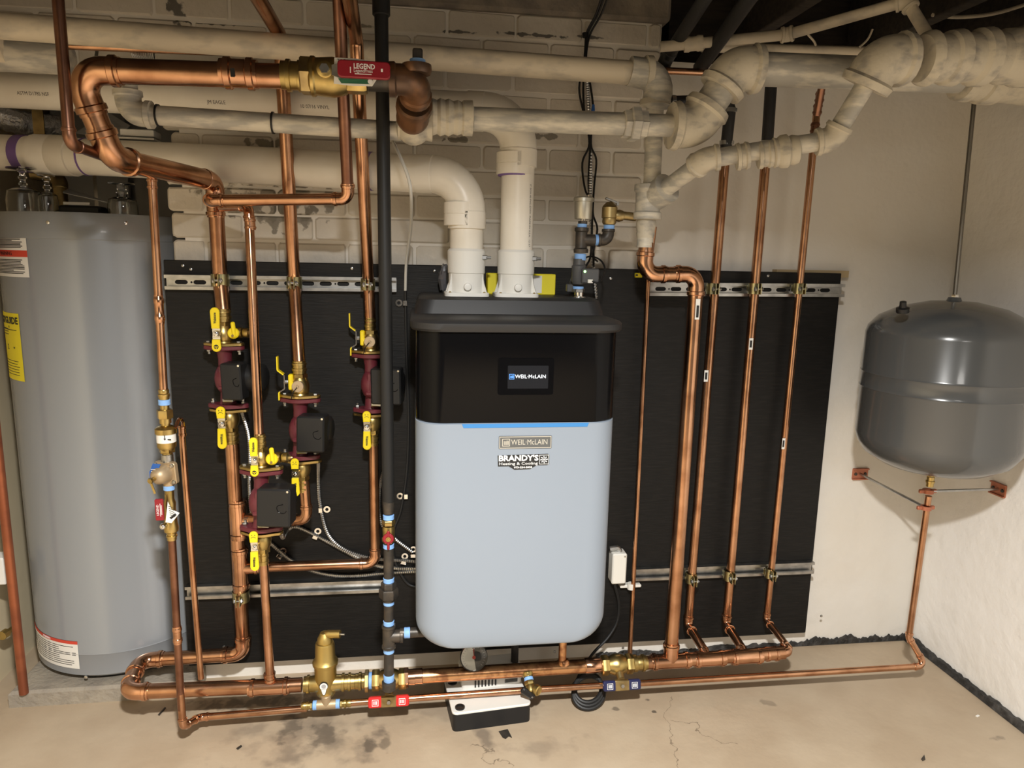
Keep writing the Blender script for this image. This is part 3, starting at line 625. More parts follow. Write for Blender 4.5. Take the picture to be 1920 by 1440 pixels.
# vent pipes
def flue(px, py, label, pts, d, left, rh):
    c = P(px, py, d); c.z = ZT
    t = Thing('vent_adapter', label[0], 'vent adapter', c, 'vent adapters on the boiler lid')
    t.part('flange', MB().slab(rrect(c, X_, V((0, 1, 0)), .120, .106, .02, 4), UP, .010, .002), PPW)
    t.part('collar', MB().lathe(c + UP * .008, UP, [(0, .0475), (.052, .0485), (.054, .0505), (.056, .0505), (.112, .0515), (.114, .050), (.118, .0475)], 32), PPW)
    for sx in (-1, 1):
        for sy in (-1, 1):
            u = V((sx, sy * .55, 0)).normalized(); b = c + UP * .009; v_ = UP.cross(u)
            prof = [b + u * .044, b + u * .062, b + u * .053 + UP * .026, b + u * .048 + UP * .054, b + u * .044 + UP * .054]
            t.part('rib', MB().slab([q - v_ * .002 for q in prof], v_, .004), PPW)
    t.part('test_port_cap', MB().lathe(c + V((0, -.044, .026)), OUT, [(0, .010), (.010, .0105), (.013, .009), (.0135, .006)], 16), PPW)
    for sx in (-1, 1): t.part('screw', MB().lathe(c + V((sx * .046, -.042, .010)), UP, [(0, .0035), (.002, .0035), (.003, .001)], 8), BRASSD)
    t.part('clamp_screw', MB().box(c + V((.046, -.026, .104)), .018, .012, .012, bev=.002).cyl(c + V((.050, -.03, .104)), X_, .004, .014, 8), STEEL)
    v = Thing('vent_pipe', label[1], 'pipe', pts[-1]); co = pts[0]
    v.part('elbow', elbow_mb(c, co, left, .0455, 'pvc')[0], PVC); v.part('pipe', MB().sweep([c + UP * .11, co - UP * .10], .0445, 32), PVC); v.part('pipe', MB().sweep([co + (left - co).normalized() * .12, left], rh, 32), PVC)
    return c, v
FD = .24
def vent(px, py, lab, corner, slope, lpx, lpy, rh):
    """corner = photo pixel of the elbow's corner; the horizontal pipe runs back towards the wall on the left by 'slope'"""
    k = P(*corner, FD); c = P(px, py, FD); k = V((c.x, k.y, k.z))
    dl = FD
    for _ in range(6): q = P(lpx, lpy, dl); dl = FD + (q.x - k.x) * slope
    left = P(lpx, lpy, dl); u = (left - k).normalized(); far = k + u * ((XL + .004 - k.x) / u.x)
    c_, v_ = flue(px, py, lab, [k], FD, far, rh); return c_, v_, k, u
cL, vl, kL, uL = vent(874, 553, ('left white vent adapter collar on the boiler lid', 'cream vent pipe running left along the wall from the left adapter'), (866, 330), .25, 20, 287, .0495)
cR, vr, kR, uR = vent(966, 556, ('right white vent adapter collar on the boiler lid', 'cream vent pipe rising behind the iron pipe from the right adapter'), (965, 212), .20, 20, 168, .0485)
def onv(k, u, px, py):
    d = FD
    for _ in range(6): q = P(px, py, d); s_ = (q.x - k.x) / u.x; d = -(k + u * s_).y
    return k + u * s_
def pring(v, p, d, r, L, m, nm): v.part(nm, MB().lathe(V(p) - V(d) * L / 2, d, [(0, r), (.001, r + .0015), (L - .001, r + .0015), (L, r)], 32), m)
coupling(vl, P(868, 402, FD), UP, .0455, PVC, 'pvc', .06)
coupling(vl, onv(kL, uL, 105, 290), uL, .0495, PVC, 'pvc', .115)
pring(vl, onv(kL, uL, 46, 288), uL, .0496, .030, PURPLE, 'primer_stain'); pring(vl, onv(kL, uL, 163, 292), uL, .0496, .006, PURPLE, 'primer_stain')
pring(vl, onv(kL, uL, 695, 318), uL, .0496, .012, PURPLE, 'primer_stain')
coupling(vr, P(966, 308, FD), UP, .0455, PVC, 'pvc', .056)
pring(vr, P(966, 329, FD), UP, .0456, .006, PURPLE, 'primer_stain')
tz = P(966, 405, FD).z
vr.part('lettering', text_mb('3" SCH 40 PVC-DWV  MADE IN U.S.A.  12-17', (0, 0, 0), -UP, X_, .0085, .0002, 'CENTER', None, lambda v: V((cR.x + .0449 * math.sin(.75 + v.y / .045), -FD - .0449 * math.cos(.75 + v.y / .045), tz - v.x))), INK)
for px, s_ in ((85, 'ASTM D1785 NSF'), (420, 'JM EAGLE'), (600, '10 07/16 VINYL')):
    q = onv(kR, uR, px, 190); nw = uR.cross(UP); nw = nw if nw.y < 0 else -nw
    vr.part('lettering', text_mb(s_, q, X_, UP, .012, .0002, 'CENTER', None, lambda v: q - uR * v.x + nw * (.0488 * math.cos(-.35 + v.y / .045)) + UP * (.0488 * math.sin(-.35 + v.y / .045))), INK)
# yellow carton tucked behind the adapters and the sticker-tagged strap
cb = P(975, 532, .10); cb.z = ZT
y = Thing('yellow_carton', 'small yellow and white carton on the boiler lid behind the vent adapters', 'box', cb)
y.part('carton', MB().box((cb.x, -.11, ZT + .03), .20, .05, .06, bev=.002), YPAPER); y.part('side_print', MB().box((P(1004, 535, .1).x - .005, -.1365, ZT + .03), .035, .001, .05), WHITEP)
# ================================================================== CIRCULATORS AND FLANGE VALVES
def lever(par_t, p, U, m_text, top='logo', S=1.0, up=1, par=None):
    """two-ended yellow lever lying in the wall plane; p = spindle, U = unit direction of the long end"""
    U = V(U).normalized(); W = OUT.cross(U); t = par_t
    q = [p + U * (.010 * S) + W * (.0105 * S), p + U * (.010 * S) - W * (.0105 * S)]
    def end(L, off, nm):
        c = p + U * (L - .0125 * S); pts = [p + U * off + W * .0105 * S] + [c + U * (math.sin(a) * .0125 * S) + W * (math.cos(a) * .0125 * S) for a in [PI * i / 8 for i in range(9)]] + [p + U * off - W * .0105 * S]
        return t.part(nm, MB().slab([x + OUT * .006 for x in pts], OUT, .0055, .0015), YELLOW, par, label='yellow lever grip')
    # short end is built with the opposite direction
    h = end(.072 * S, .014 * S, 'lever')
    U2 = -U; c = p + U2 * (.050 * S - .0125 * S)
    pts = [p + U2 * .016 * S + W * .0105 * S] + [c + U2 * (math.sin(a) * .0125 * S) + W * (math.cos(a) * .0125 * S) for a in [PI * i / 8 for i in range(9)]] + [p + U2 * .016 * S - W * .0105 * S]
    sh = t.part('lever_tail', MB().slab([x + OUT * .006 for x in pts], OUT, .0055, .0015), YELLOW, par)
    mb = MB().box(p + OUT * .004, .020 * S, .004, .022 * S, bev=.001); mb.box(p - U * .012 * S + OUT * .004, .020 * S, .003, .012 * S); mb.box(p + U * .012 * S + OUT * .004, .020 * S, .003, .012 * S)
    mb.lathe(p + OUT * .005, OUT, [(0, .008 * S), (.001, .009 * S), (.003, .008 * S), (.0032, .0055 * S), (.006, .005 * S), (.007, .003 * S)], 14); t.part('lever_nut', mb, CHROME, par)
    f = OUT * .0119; cx = p + U * (.043 * S) + f
    tu = -UP if U.z < 0 else UP
    t.part('lettering', text_mb('Webstone', cx, tu, OUT.cross(tu), .0105 * S, .0002, 'CENTER', .030 * S, bold=.0003), INK, h)
    e = p + U2 * (.036 * S) + f
    if top == 'logo':
        t.part('emblem', MB().lathe(e, OUT, [(0, .0062 * S), (.0004, .0062 * S)], 16), INK, sh)
        t.part('emblem_mark', MB().box(e + OUT * .0006, .010 * S, .0004, .002 * S).box(e + OUT * .0006 - UP * .002 * S, .002 * S, .0004, .007 * S), YELLOW, sh)
    else:
        mb = MB()
        for sg in (-1, 1): mb.box(e + X_ * (sg * .0042 * S) + UP * .003 * S, .0016 * S, .0005, .0036 * S)
        arc = [e + X_ * (.006 * S * math.cos(a)) + UP * (-.0062 * S + .0040 * S * math.sin(a)) for a in [PI * i / 8 for i in range(9)]]
        mb.sweep(arc, .0006, 5); t.part('face_mark', mb, INK, sh)
def side_lever(t, p, S=1.0):
    """yellow lever seen edge-on, its spindle pointing to the left (-x)"""
    pr = [(.072, -.028), (.034, -.028), (.020, -.010), (-.018, -.010), (-.028, -.026), (-.050, -.026)]
    path = smooth_path([p + UP * (a * S) + X_ * (b * S) for a, b in pr], .006)
    a = MB()
    n = len(path); vs = []
    for i, q in enumerate(path):
        tt = (path[min(i + 1, n - 1)] - path[max(i - 1, 0)]).normalized(); nn = tt.cross(OUT).normalized()
        for (s1, s2) in ((1, 1), (1, -1), (-1, -1), (-1, 1)): vs.append(q + nn * (.0017 * s1) + OUT * (.0095 * S * s2))
    fs = [(i * 4 + k, i * 4 + (k + 1) % 4, (i + 1) * 4 + (k + 1) % 4, (i + 1) * 4 + k) for i in range(n - 1) for k in range(4)] + [(3, 2, 1, 0), tuple(range(4 * n - 4, 4 * n))]
    # split into grips (yellow) and bare steel middle
    def sub(i0, i1): return MB().add(vs[4 * i0:4 * i1 + 4], [(i * 4 + k, i * 4 + (k + 1) % 4, (i + 1) * 4 + (k + 1) % 4, (i + 1) * 4 + k) for i in range(i1 - i0) for k in range(4)] + [(3, 2, 1, 0), tuple(range(4 * (i1 - i0), 4 * (i1 - i0) + 4))])
    k1 = next(i for i, q in enumerate(path) if (q - p).z < .026 * S); k2 = next(i for i, q in enumerate(path) if (q - p).z < -.022 * S)
    t.part('lever', sub(0, k1), YELLOW, label='yellow lever seen edge on'); t.part('lever_bracket', sub(k1, k2), CHROME); t.part('lever_tail', sub(k2, n - 1), YELLOW)
    t.part('lever_nut', MB().hexa(p - X_ * .013 * S, X_, .006 * S, .012 * S), STEEL)
def flange_poly(c, D, r=.033, L=.057, n=10):
    """oval flange outline in the horizontal plane, long axis D (unit)"""
    W = UP.cross(D); pts = []
    for sg in (1, -1):
        e = c + D * (sg * (L - .014))
        pts += [e + D * (sg * .014 * math.cos(a)) + W * (sg * .016 * math.sin(a)) for a in [-PI / 2 + PI * i / 6 for i in range(7)]]
        pts += [c + D * (sg * q) + W * (sg * r * k) for q, k in ((.022, .85), (.008, 1), (-.008, 1), (-.022, .85))]
    return pts
def flange_valve(px, py, d, sgn, r, label, mode, S=1.0, tail='logo', body_d=0):
    """isolation flange; (px,py) = flange face against the pump, sgn=+1 the valve rises above it, -1 hangs below"""
    c = P(px, py, d); A = UP * sgn; D = V((1, -.16, 0)).normalized()
    t = Thing('isolation_valve', label, 'valve', c, 'brass isolation valves on the circulators')
    t.part('flange', MB().slab(flange_poly(c, D), A, .0075, .0015), BRASS)
    b = [(.007, .025), (.012, .023), (.016, .025), (.030, .027), (.040, .0255), (.050, .022), (.056, .019)]
    t.part('body', MB().lathe(c, A, [(h * S, q * S) for h, q in b], 22), BRASS)
    t.part('collar', MB().hexa(c + A * .054 * S, A, .0215 * S, .012), BRASS)
    k = .066 * S; rr = r
    t.part('press_end', MB().lathe(c + A * k, A, [(0, rr * 1.12), (.008, rr * 1.12), (.009, rr * 1.24), (.015, rr * 1.24), (.016, rr * 1.12), (.024, rr * 1.12), (.025, rr * 1.24), (.030, rr * 1.22), (.031, rr * 1.1), (.036, rr * 1.09)], 20), BRASS)
    sp = c + A * (.036 * S)
    if mode in ('lever', 'drain'):
        q = sp + V((-.010 if sgn > 0 else -.014, -.030 * S, 0)); t.part('spindle', MB().cyl(q + V((.004, .02, 0)), OUT, .0085, .026), BRASSD)
        lever(t, q, UP * sgn, None, tail, S)
    if mode == 'drain':
        e = sp + X_ * .020; t.part('drain_port', MB().lathe(e, X_ + OUT * .15, [(0, .013), (.020, .013), (.021, .015), (.032, .015), (.034, .011)], 16), BRASS)
        t.part('hose_cap', MB().lathe(e + X_ * .036 + OUT * .006, X_ + OUT * .15, [(0, .0125), (.002, .0138), (.014, .0138), (.016, .010), (.022, .004), (.027, .003)], 20), BRASS)
        f = e + X_ * .012 - OUT * -.018
        t.part('drain_knob', MB().lathe(f, OUT, [(0, .0155), (.006, .0155), (.009, .013)], 20), YELLOW)
        t.part('drain_lever', MB().box(f + UP * .010 + X_ * .002 + OUT * .010, .011, .008, .044, (1, 0, .08), V((0, 1, 0)), (-.08, 0, 1), bev=.003), YELLOW, label='small yellow drain lever')
        t.part('lever_screw', MB().cyl(f + OUT * .013 - UP * .006, OUT, .0035, .003, 10), BRASSD)
    if mode == 'side':
        side_lever(t, sp + X_ * -.030 + UP * .006)
        f = sp + OUT * .024
        t.part('drain_lever', MB().box(sp + X_ * -.022 + OUT * .010 + UP * .008, .013, .016, .044, bev=.003), YELLOW); t.part('drain_knob', MB().cyl(sp + X_ * -.018 + OUT * .014, X_, .010, .014), YELLOW)
        t.part('hose_cap', MB().lathe(f, OUT, [(-.01, .012), (0, .0125), (.003, .0155), (.016, .0158), (.017, .0145), (.0172, .004), (.022, .003)], 22), BRONZE)
        t.part('cap_strap', MB().sweep(spline([f + OUT * .021, f + OUT * .021 + V((-.012, 0, -.016)), f + V((-.018, -.01, -.034))], 5), .0014, 6), BPLAS)
    return c
def pump(px, top, bot, d, label, boxw=.072, boxh=.092, bx=.014, bz=0, box_out=.036, ang=-.16, ml=.062):
    px, pb = px if isinstance(px, tuple) else (px, px); ct = P(px, top, d); cb = P(pb, bot, d); D = V((1, ang, 0)).normalized(); F = V((ang, -1, 0)).normalized()
    c = mid(ct, cb); H = (ct - cb).length; Ax = (ct - cb).normalized()
    t = Thing('circulator_pump', label, 'pump', cb, 'maroon circulator pumps')
    cast = MB()
    cast.slab(flange_poly(ct, D), -Ax, .011, .002); cast.slab(flange_poly(cb, D), Ax, .011, .002)
    cast.lathe(cb + Ax * .008, Ax, [(0, .026), (.010, .021), (H * .25, .0185), (H * .5, .020), (H * .75, .0185), (H - .026, .021), (H - .016, .026)], 18)
    t.part('casting', cast, MAROON)
    # volute: shallow dome towards the left, flat plate on the motor side
    t.part('volute', MB().lathe(c - D * .030 - Ax * .004, D, [(0, .006), (.003, .018), (.010, .033), (.018, .041), (.028, .044), (.034, .044), (.036, .047), (.046, .047), (.047, .040)], 26), MAROON)
    t.part('volute_boss', MB().box(c + F * .030 + D * .008, .026, .022, .070, D, -F, Ax, bev=.004).box(c + F * .034 + D * .006 - Ax * .026, .030, .018, .012, D, -F, Ax, bev=.003), MAROON)
    t.part('motor', MB().lathe(c + D * .018, D, [(0, .038), (.02, .040), (ml - .016, .040), (ml - .006, .037), (ml, .028), (ml + .001, .010)], 26), BPLAS)
    bc = c + D * (bx + boxw / 2) + F * (box_out + .006) + Ax * bz
    bo_ = t.part('terminal_box', MB().box(bc, boxw, .050, boxh, D, -F, Ax, bev=.004), BPLAS, label='black terminal box')
    f = bc + F * .0252
    t.part('swirl_mark', MB().sweep(spline([f + D * (boxw * .30) + Ax * .012, f + D * (boxw * .12) + Ax * .006, f + D * (boxw * .16) - Ax * .008, f + D * (boxw * .32) - Ax * .012, f + D * (boxw * .40) - Ax * .006], 5), .0009, 5), GLOSSB, bo_)
    t.part('box_screw', MB().cyl(f + D * (boxw * .43) + Ax * (boxh * .45), F, .003, .002, 8), CHROME, bo_)
    q = bc - Ax * (boxh / 2 + .004) - D * (boxw * .38)
    t.part('cable_clamp', MB().box(q, .030, .014, .010, D, -F, Ax, bev=.002).cyl(q - D * .012, D, .0035, .012, 8), STEEL)
    for sx in (-1, 1):
        for cc, sg, hh in ((ct, 1, .0075), (cb, -1, .0075)):
            e = cc + D * (sx * .043); mb = MB().hexa(e + Ax * (sg * hh), Ax * sg, .0075, .006); mb.hexa(e - Ax * (sg * .011), -Ax * sg, .0075, .006); mb.cyl(e - Ax * (sg * .016), -Ax * sg, .004, .008, 8)
            t.part('bolt', mb, STEEL)
    return c, q
P1 = pump((420, 429), 648, 763, .13, 'maroon circulator highest on the thick left riser behind the thin front pipe', .056, .102, .012, -.004, ml=.095)
P2 = pump(563, 746, 858, .19, 'maroon circulator on the middle riser to the left of the black gas pipe', .076, .100, .010, -.002, ml=.072)
P3 = pump(490, 880, 992, .33, 'frontmost maroon circulator low on the thin front pipe', .086, .102, .012, .0, ml=.068)
P4 = pump((695, 698), 663, 771, .11, 'maroon circulator on the riser half hidden behind the black gas pipe', .086, .104, .012, 0, ml=.078)
flange_valve(420, 647, .13, 1, R112 * .92, 'brass valve with upright yellow lever on top of the highest circulator', 'drain')
flange_valve(430, 766, .13, -1, R112 * .95, 'brass valve with hanging yellow lever and sad face under the highest circulator', 'lever', 1.0, 'sad')
flange_valve(563, 744, .19, 1, R114 * .95, 'brass valve with edge-on lever on top of the middle circulator', 'side')
flange_valve(566, 861, .19, -1, R114 * .8, 'brass valve with short yellow tail under the middle circulator', 'lever', .9, 'sad')
flange_valve(490, 878, .33, 1, R34 * 1.1, 'brass valve with yellow lever and hose cap on top of the frontmost circulator', 'drain', .85)
flange_valve(491, 995, .33, -1, R34 * 1.1, 'brass valve with hanging yellow lever under the frontmost circulator', 'lever', .9, 'sad')
flange_valve(695, 661, .11, 1, R114 * .8, 'brass valve with edge-on lever beside the black gas pipe', 'side')
flange_valve(698, 774, .11, -1, R114 * .85, 'brass valve with hanging yellow lever beside the black gas pipe', 'lever', .95, 'sad')
# ================================================================== PIPEWORK, LEFT HALF
G_C = 'copper pipe runs'; G_I = 'painted iron pipe runs'
def rod(t, a, b, r, m, nm='pipe', seg=16, par=None, label=None): return t.part(nm, MB().sweep([V(a), V(b)], r, seg), m, par, label)
# far left thin dark riser
t = Thing('copper_riser', 'dark thin copper pipe hanging at far left in front of the big elbow', 'pipe', P(131, 268, .6))
run(t, [P(104, -60, .6), P(131, 270, .6), P(205, 297, .46)], R34, COPPERD)
# big supply: along the front, down, back to the wall and down to the highest circulator
C0 = P(403, 340, .14); S0 = P(140, 131, .55); S1_ = P(211, 297, .50)
t = Thing('supply_main', 'thick copper main that turns at the upper left and runs back to the wall', 'pipe', S0)
run(t, [P(552, 144, .55), S0, S1_, C0], .0255, COPPERD, fm=COPPER, gap1=.03, pm=COPPER)
coupling(t, P(449, 138, .55), X_ + UP * .01, .0265, COPPERN, L=.075)
t.part('crimp_label', MB().box(P(436, 136, .58), .008, .002, .017), INK)
for px in (541, 553): pass
# thick riser C (upper part)
t = Thing('thick_riser', 'thick copper riser dropping from the main to the highest circulator', 'pipe', P(418, 590, .12))
Ce = P(419, 585, .125)
rod(t, P(404, 372, .135), P(413, 528, .1), R112, COPPER); rod(t, P(413, 526, .1), Ce, R112, COPPER)
t.part('elbow', elbow_mb(S1_, C0, P(405, 420, .132), R112 * 1.05, 'press', 1.4)[0], COPPERN)
tee(t, P(403.5, 378, .135), UP, OUT, R112, R1, COPPERN, L=.085, Lb=.06)
D0 = P(394, 376, .30); D1 = P(653, 373, .34); D2 = P(633, -50, .49)
t = Thing('copper_riser', 'dark copper riser with a bright elbow crossing in front of the iron pipes', 'pipe', D1)
run(t, [P(402, 376, .17), D0, D1, D2], R1, COPPERD, fm=COPPERN, rb=1.5, pm=COPPERD)
rod(t, mid(D0, D1, .1), mid(D0, D1, .9), R1 * 1.004, COPPER)
# thin front pipe E
t = Thing('copper_riser', 'thin bright copper pipe dropping in front of the board to the frontmost circulator', 'pipe', P(485, 800, .32))
E1 = P(466, 386, .25)
run(t, [P(415, 388, .17), E1, P(486, 828, .325)], R34 * 1.08, COPPERN)
coupling(t, P(469, 420, .255), P(470, 440, .25) - E1, R34 * 1.08, COPPERN, L=.03)
# middle riser F, riser G
t = Thing('copper_riser', 'copper riser from the ceiling down to the middle circulator', 'pipe', P(560, 670, .18))
run(t, [P(462, -40, .52), P(525, 66, .24), P(552, 530, .1), P(561.5, 690, .19)], R114, COPPER, st='plain', pm=COPPER)
t = Thing('copper_riser', 'copper riser just left of the black gas pipe down to its circulator', 'pipe', P(690, 590, .11))
run(t, [P(650, -40, .58), P(668, 76, .40), P(691, 533, .1), P(694.5, 605, .11)], .0163, COPPER, st='plain')
# return side of the thick riser, down to the floor and round the U bend
U1 = P(457, 1226, .105); U2 = P(262, 1238, .105); U3 = P(238, 1298, .262)
MZ = P(505, 1288, .262); MS = P(572, 1283, .262)
t = Thing('return_header', 'thick copper return with two tees that loops round at the floor', 'pipe', U3)
run(t, [P(434, 812, .125), U1, U2, U3, P(566, 1284, .262)], R112, COPPER, fm=COPPERN)
tee(t, P(447, 974, .12), UP, X_, R112, R114 * .9, COPPERN, L=.12, Lb=.045)
tee(t, P(451, 1065, .115), UP, X_, R112, R114, COPPERN, L=.13, Lb=.055)
tee(t, MZ, X_, UP, R112, R34 * 1.1, COPPERN, L=.115, Lb=.045)
# branch from middle circulator round to the tee
t = Thing('return_pipe', 'short copper bend from the middle circulator back to the thick return', 'pipe', P(545, 978, .19))
run(t, [P(570, 900, .19), P(576, 975, .19), P(470, 973, .13)], R114 * .85, COPPER, rb=1.9)
t = Thing('return_pipe', 'copper pipe dropping right of the valves then running left along the board', 'pipe', P(690, 1058, .1))
run(t, [P(700, 822, .107), P(704, 1056, .105), P(480, 1064, .115)], R114 * .88, COPPER, fm=COPPERN, rb=1.9)
t = Thing('return_pipe', 'thin copper pipe from the frontmost circulator down to the floor manifold', 'pipe', P(505, 1270, .27))
rod(t, P(493.5, 1040, .325), P(507, 1275, .265), R34 * 1.12, COPPERN); coupling(t, P(506.5, 1268, .266), UP, R34 * 1.12, COPPERN, L=.03)
# ------------------------------------------------------------------ cold feed with backflow preventer and regulator
SD = .36
fz = P(342, 1363, SD).z
def S(py): # centre line of the feed
    y0, x0, y1, x1 = 338, 285, 1345, 341; return P(x0 + (x1 - x0) * (py - y0) / (y1 - y0), py, SD)
t = Thing('feed_pipe', 'thin copper feed pipe dropping in front of the water heater', 'pipe', S(735))
rod(t, S(330), S(738), .0098, COPPER); coupling(t, S(345), UP, .0098, COPPERN, L=.026); coupling(t, S(580), UP, .0098, COPPERN, L=.07)
rod(t, S(1005), S(1330), .0098, COPPERD, label='stained copper length'); coupling(t, S(1190), UP, .0098, COPPERN, L=.05)
f = Thing('floor_pipe', 'thin copper pipe running along just above the floor in front of the manifold', 'pipe', P(1000, 1293, .285))
K1 = P(343, 1362, SD); K2 = P(374, 1345, .288); FZ = P(1000, 1293, .285).z
K3 = V((P(1735, 1252, .289).x, -.289, FZ)); R0 = P(1704, 1195, .262)
run(f, [S(1300), K1, K2, P(576, 1328, .285)], .0098, COPPER, fm=COPPERN)
R1p = P(1741, 930, .295)
rod(f, P(655, 1318, .285), P(985, 1294, .285), .0098, COPPER)
run(f, [P(985, 1294, .285), K3, R0, R1p], .0098, COPPER, fm=COPPERN)
b = Thing('backflow_preventer', 'brass backflow preventer with a white band in front of the heater', 'valve', S(840))
b.part('adapter', MB().lathe(S(752), UP, [(0, .0115), (.010, .0125), (.012, .0138), (.018, .0138), (.020, .0115), (.026, .0128), (.030, .0115)], 18), BRASS)
tape(b, S(754), UP, .0132, .014)
rod(b, S(740), S(815), .0108, BRASS, 'nipple'); b.part('union_nut', MB().hexa(S(784), UP, .0195, .022).lathe(S(793), UP, [(0, .014), (.016, .014)], 18), BRASS)
b.part('body', MB().lathe(S(845), UP, [(0, .016), (.006, .019), (.012, .0225), (.045, .0225), (.046, .0255), (.058, .0255), (.062, .021), (.066, .013)], 26), BRASS)
b.part('white_band', MB().lathe(S(828), UP, [(0, .0228), (.0255, .0228)], 28, False), WHITEP)
q = S(816) + V((.004, -.0233, .0)); b.part('flow_arrow', MB().slab([q + V((x, 0, z)) for x, z in ((0, -.008), (.003, -.003), (.001, -.003), (.001, .008), (-.001, .008), (-.001, -.003), (-.003, -.003))], OUT, .0006).box(q + V((.010, .002, -.006)), .008, .001, .003), INK)
b.part('union_nut', MB().hexa(S(848), UP, .0195, .016).lathe(S(856), UP, [(0, .0125), (.02, .0125)], 16), BRASS)
b.part('nipple', MB().lathe(S(866), UP, [(0, .0145), (.020, .0145), (.021, .013)], 16), STEEL); b.part('vent_port', MB().sweep(spline([S(800) + V((.022, 0, -.004)), P(336, 786, .34), P(342, 790, .32), P(343, 802, .30)], 6), .0045, 8), COPPERN)
d = Thing('discharge_pipe', 'thin copper discharge pipe beside the feed running down to the floor manifold', 'pipe', P(376, 1280, .275))
rod(d, P(341, 815, .3), P(377, 1272, .285), .0082, COPPER); coupling(d, P(341.5, 808, .3), UP, .0082, COPPERN, L=.03)
g = Thing('pressure_regulator', 'bronze pressure regulator bell with a blue tag in front of the heater', 'regulator', S(912))
rc = S(884); nd = V((-.34, -1, -.10)).normalized(); rx = UP.cross(nd).normalized() * -1; rx = rx if rx.x > 0 else -rx; ry = nd.cross(rx); ry = ry if ry.z > 0 else -ry
g.part('body', MB().slab(rrect(rc, rx, ry, .058, .058, .007, 3), nd, .012, .002).lathe(rc - UP * .036, UP, [(0, .013), (.072, .013)], 16), BRONZE)
g.part('bell', MB().lathe(rc + nd * .012 - rx * .003, nd, [(0, .025), (.012, .024), (.026, .020), (.034, .013), (.036, .008)], 26), BRONZE)
for sx in (-1, 1):
    for sz in (-1, 1): g.part('bolt', MB().lathe(rc + rx * (.022 * sx) + ry * (.022 * sz) + nd * .012, nd, [(0, .0055), (.003, .005), (.004, .002)], 10), STEEL)
e = rc + nd * .045 - rx * .003; g.part('adjusting_screw', MB().cyl(e - nd * .01, nd, .0055, .026, 10).hexa(e + nd * .012, nd, .0075, .009), BRASS)
g.part('toggle', MB().box(e + nd * .018 + V((.004, 0, -.016)), .005, .003, .034, (1, 0, .3), V((0, 1, 0)), (-.3, 0, 1)), BRASS)
tg = MB(); pth = [rc - rx * .024 + ry * .030 + nd * .013, rc - rx * .012 + ry * .020 + nd * .016, rc - rx * .016 + nd * .034 + ry * .004, rc - rx * .006 - ry * .012 + nd * .046]
q = [rc - rx * .020 + ry * .030, rc + rx * .002 + ry * .030, rc - rx * .002 + ry * .012, rc - rx * .004 - ry * .002, rc - rx * .024 - ry * .002, rc - rx * .023 + ry * .012]
for k in range(1): tg.slab([p_ + nd * .0375 - nd * (.012 if i in (0, 1) else 0) for i, p_ in enumerate(q)], nd, .001)
tg.lathe(rc + nd * .0375 - rx * .010 - ry * .004, nd, [(0, .013), (.001, .013)], 18); bt = g.part('blue_tag', tg, BLUEP, label='curled blue paper tag')
ln = MB()
for k in range(4): ln.box(rc + nd * .039 - rx * .011 + ry * (.020 - .005 * k), .013, .0005, .0014, rx, nd, ry)
g.part('fine_print', ln, INKW, bt)
t = Thing('feed_valve', 'small brass valve with a red lever and paper tag in front of the heater', 'valve', S(1005))
rod(t, S(902), S(940), .0110, BRASS, 'nipple'); tape(t, S(914), UP, .0128, .012); t.part('body', MB().lathe(S(1012), UP, [(0, .0115), (.008, .0115), (.009, .0135), (.013, .0135), (.014, .0115), (.020, .0125), (.024, .017), (.034, .018), (.044, .016), (.085, .014), (.100, .015), (.112, .011), (.125, .011)], 20), BRASS)
hv = S(948) + V((-.016, -.026, 0)); hl = t.part('lever', MB().slab(rrect(hv, X_, UP, .020, .056, .003, 3), OUT, .006, .001), REDV, label='red vinyl lever')
t.part('lettering', text_mb('LEGEND', hv + OUT * .0064 + X_ * -.003, UP, -X_, .008, .0002, 'CENTER', .028), INKW, hl)
ln = MB(); ln.box(hv + OUT * .0063 + X_ * .003, .0012, .0004, .034).box(hv + OUT * .0063 + X_ * .006, .0012, .0004, .026); t.part('fine_print', ln, INKW, hl)
t.part('test_cap', MB().ball(S(982) + V((-.014, -.018, 0)), .0085), CHROME)
tgp = [S(934) + V((.004, -.026, 0)), S(948) + V((.012, -.027, .0)), S(952) + V((.030, -.024, -.006)), S(974) + V((.010, -.026, 0)), S(972) + V((-.004, -.027, 0))]
pt = t.part('paper_tag', MB().slab(tgp, OUT, .0008), WHITEP, label='creased white paper tag')
ln = MB()
for k in range(5): ln.box(mid(tgp[0], tgp[3], .25 + .1 * k) + X_ * .006 + OUT * .0022, .014, .0004, .001, (1, 0, -.5), V((0, 1, 0)), (.5, 0, 1))
ln.box(mid(tgp[2], tgp[3], .6) + V((-.003, -.002, .008)), .018, .0004, .006, (1, 0, .8), V((0, 1, 0)), (-.8, 0, 1)); t.part('fine_print', ln, INK, pt)
# heater discharge pipe
t = Thing('discharge_pipe', 'red brown copper pipe hanging free beside the heater at far left', 'pipe', P(45, 1298, .1)); TP = mat('red_copper', (.40, .13, .06), .45, .7, ((.28, .09, .045), 10, .4, .6))
b0_ = P(45, 1300, .1); t.part('pipe', MB().sweep([b0_, b0_ + UP * 1.24], .0125, 18), TP); e0_ = V((b0_.x, b0_.y, b0_.z + 1.30)); e1_ = V((HC.x - HR + .012, HC.y - .02, e0_.z)); t.part('elbow', elbow_mb(b0_, e0_, e1_, .0122, 'solder')[0], TP); t.part('pipe', MB().sweep([e0_ + (e1_ - e0_) * .2, e1_], .0125, 16), TP)
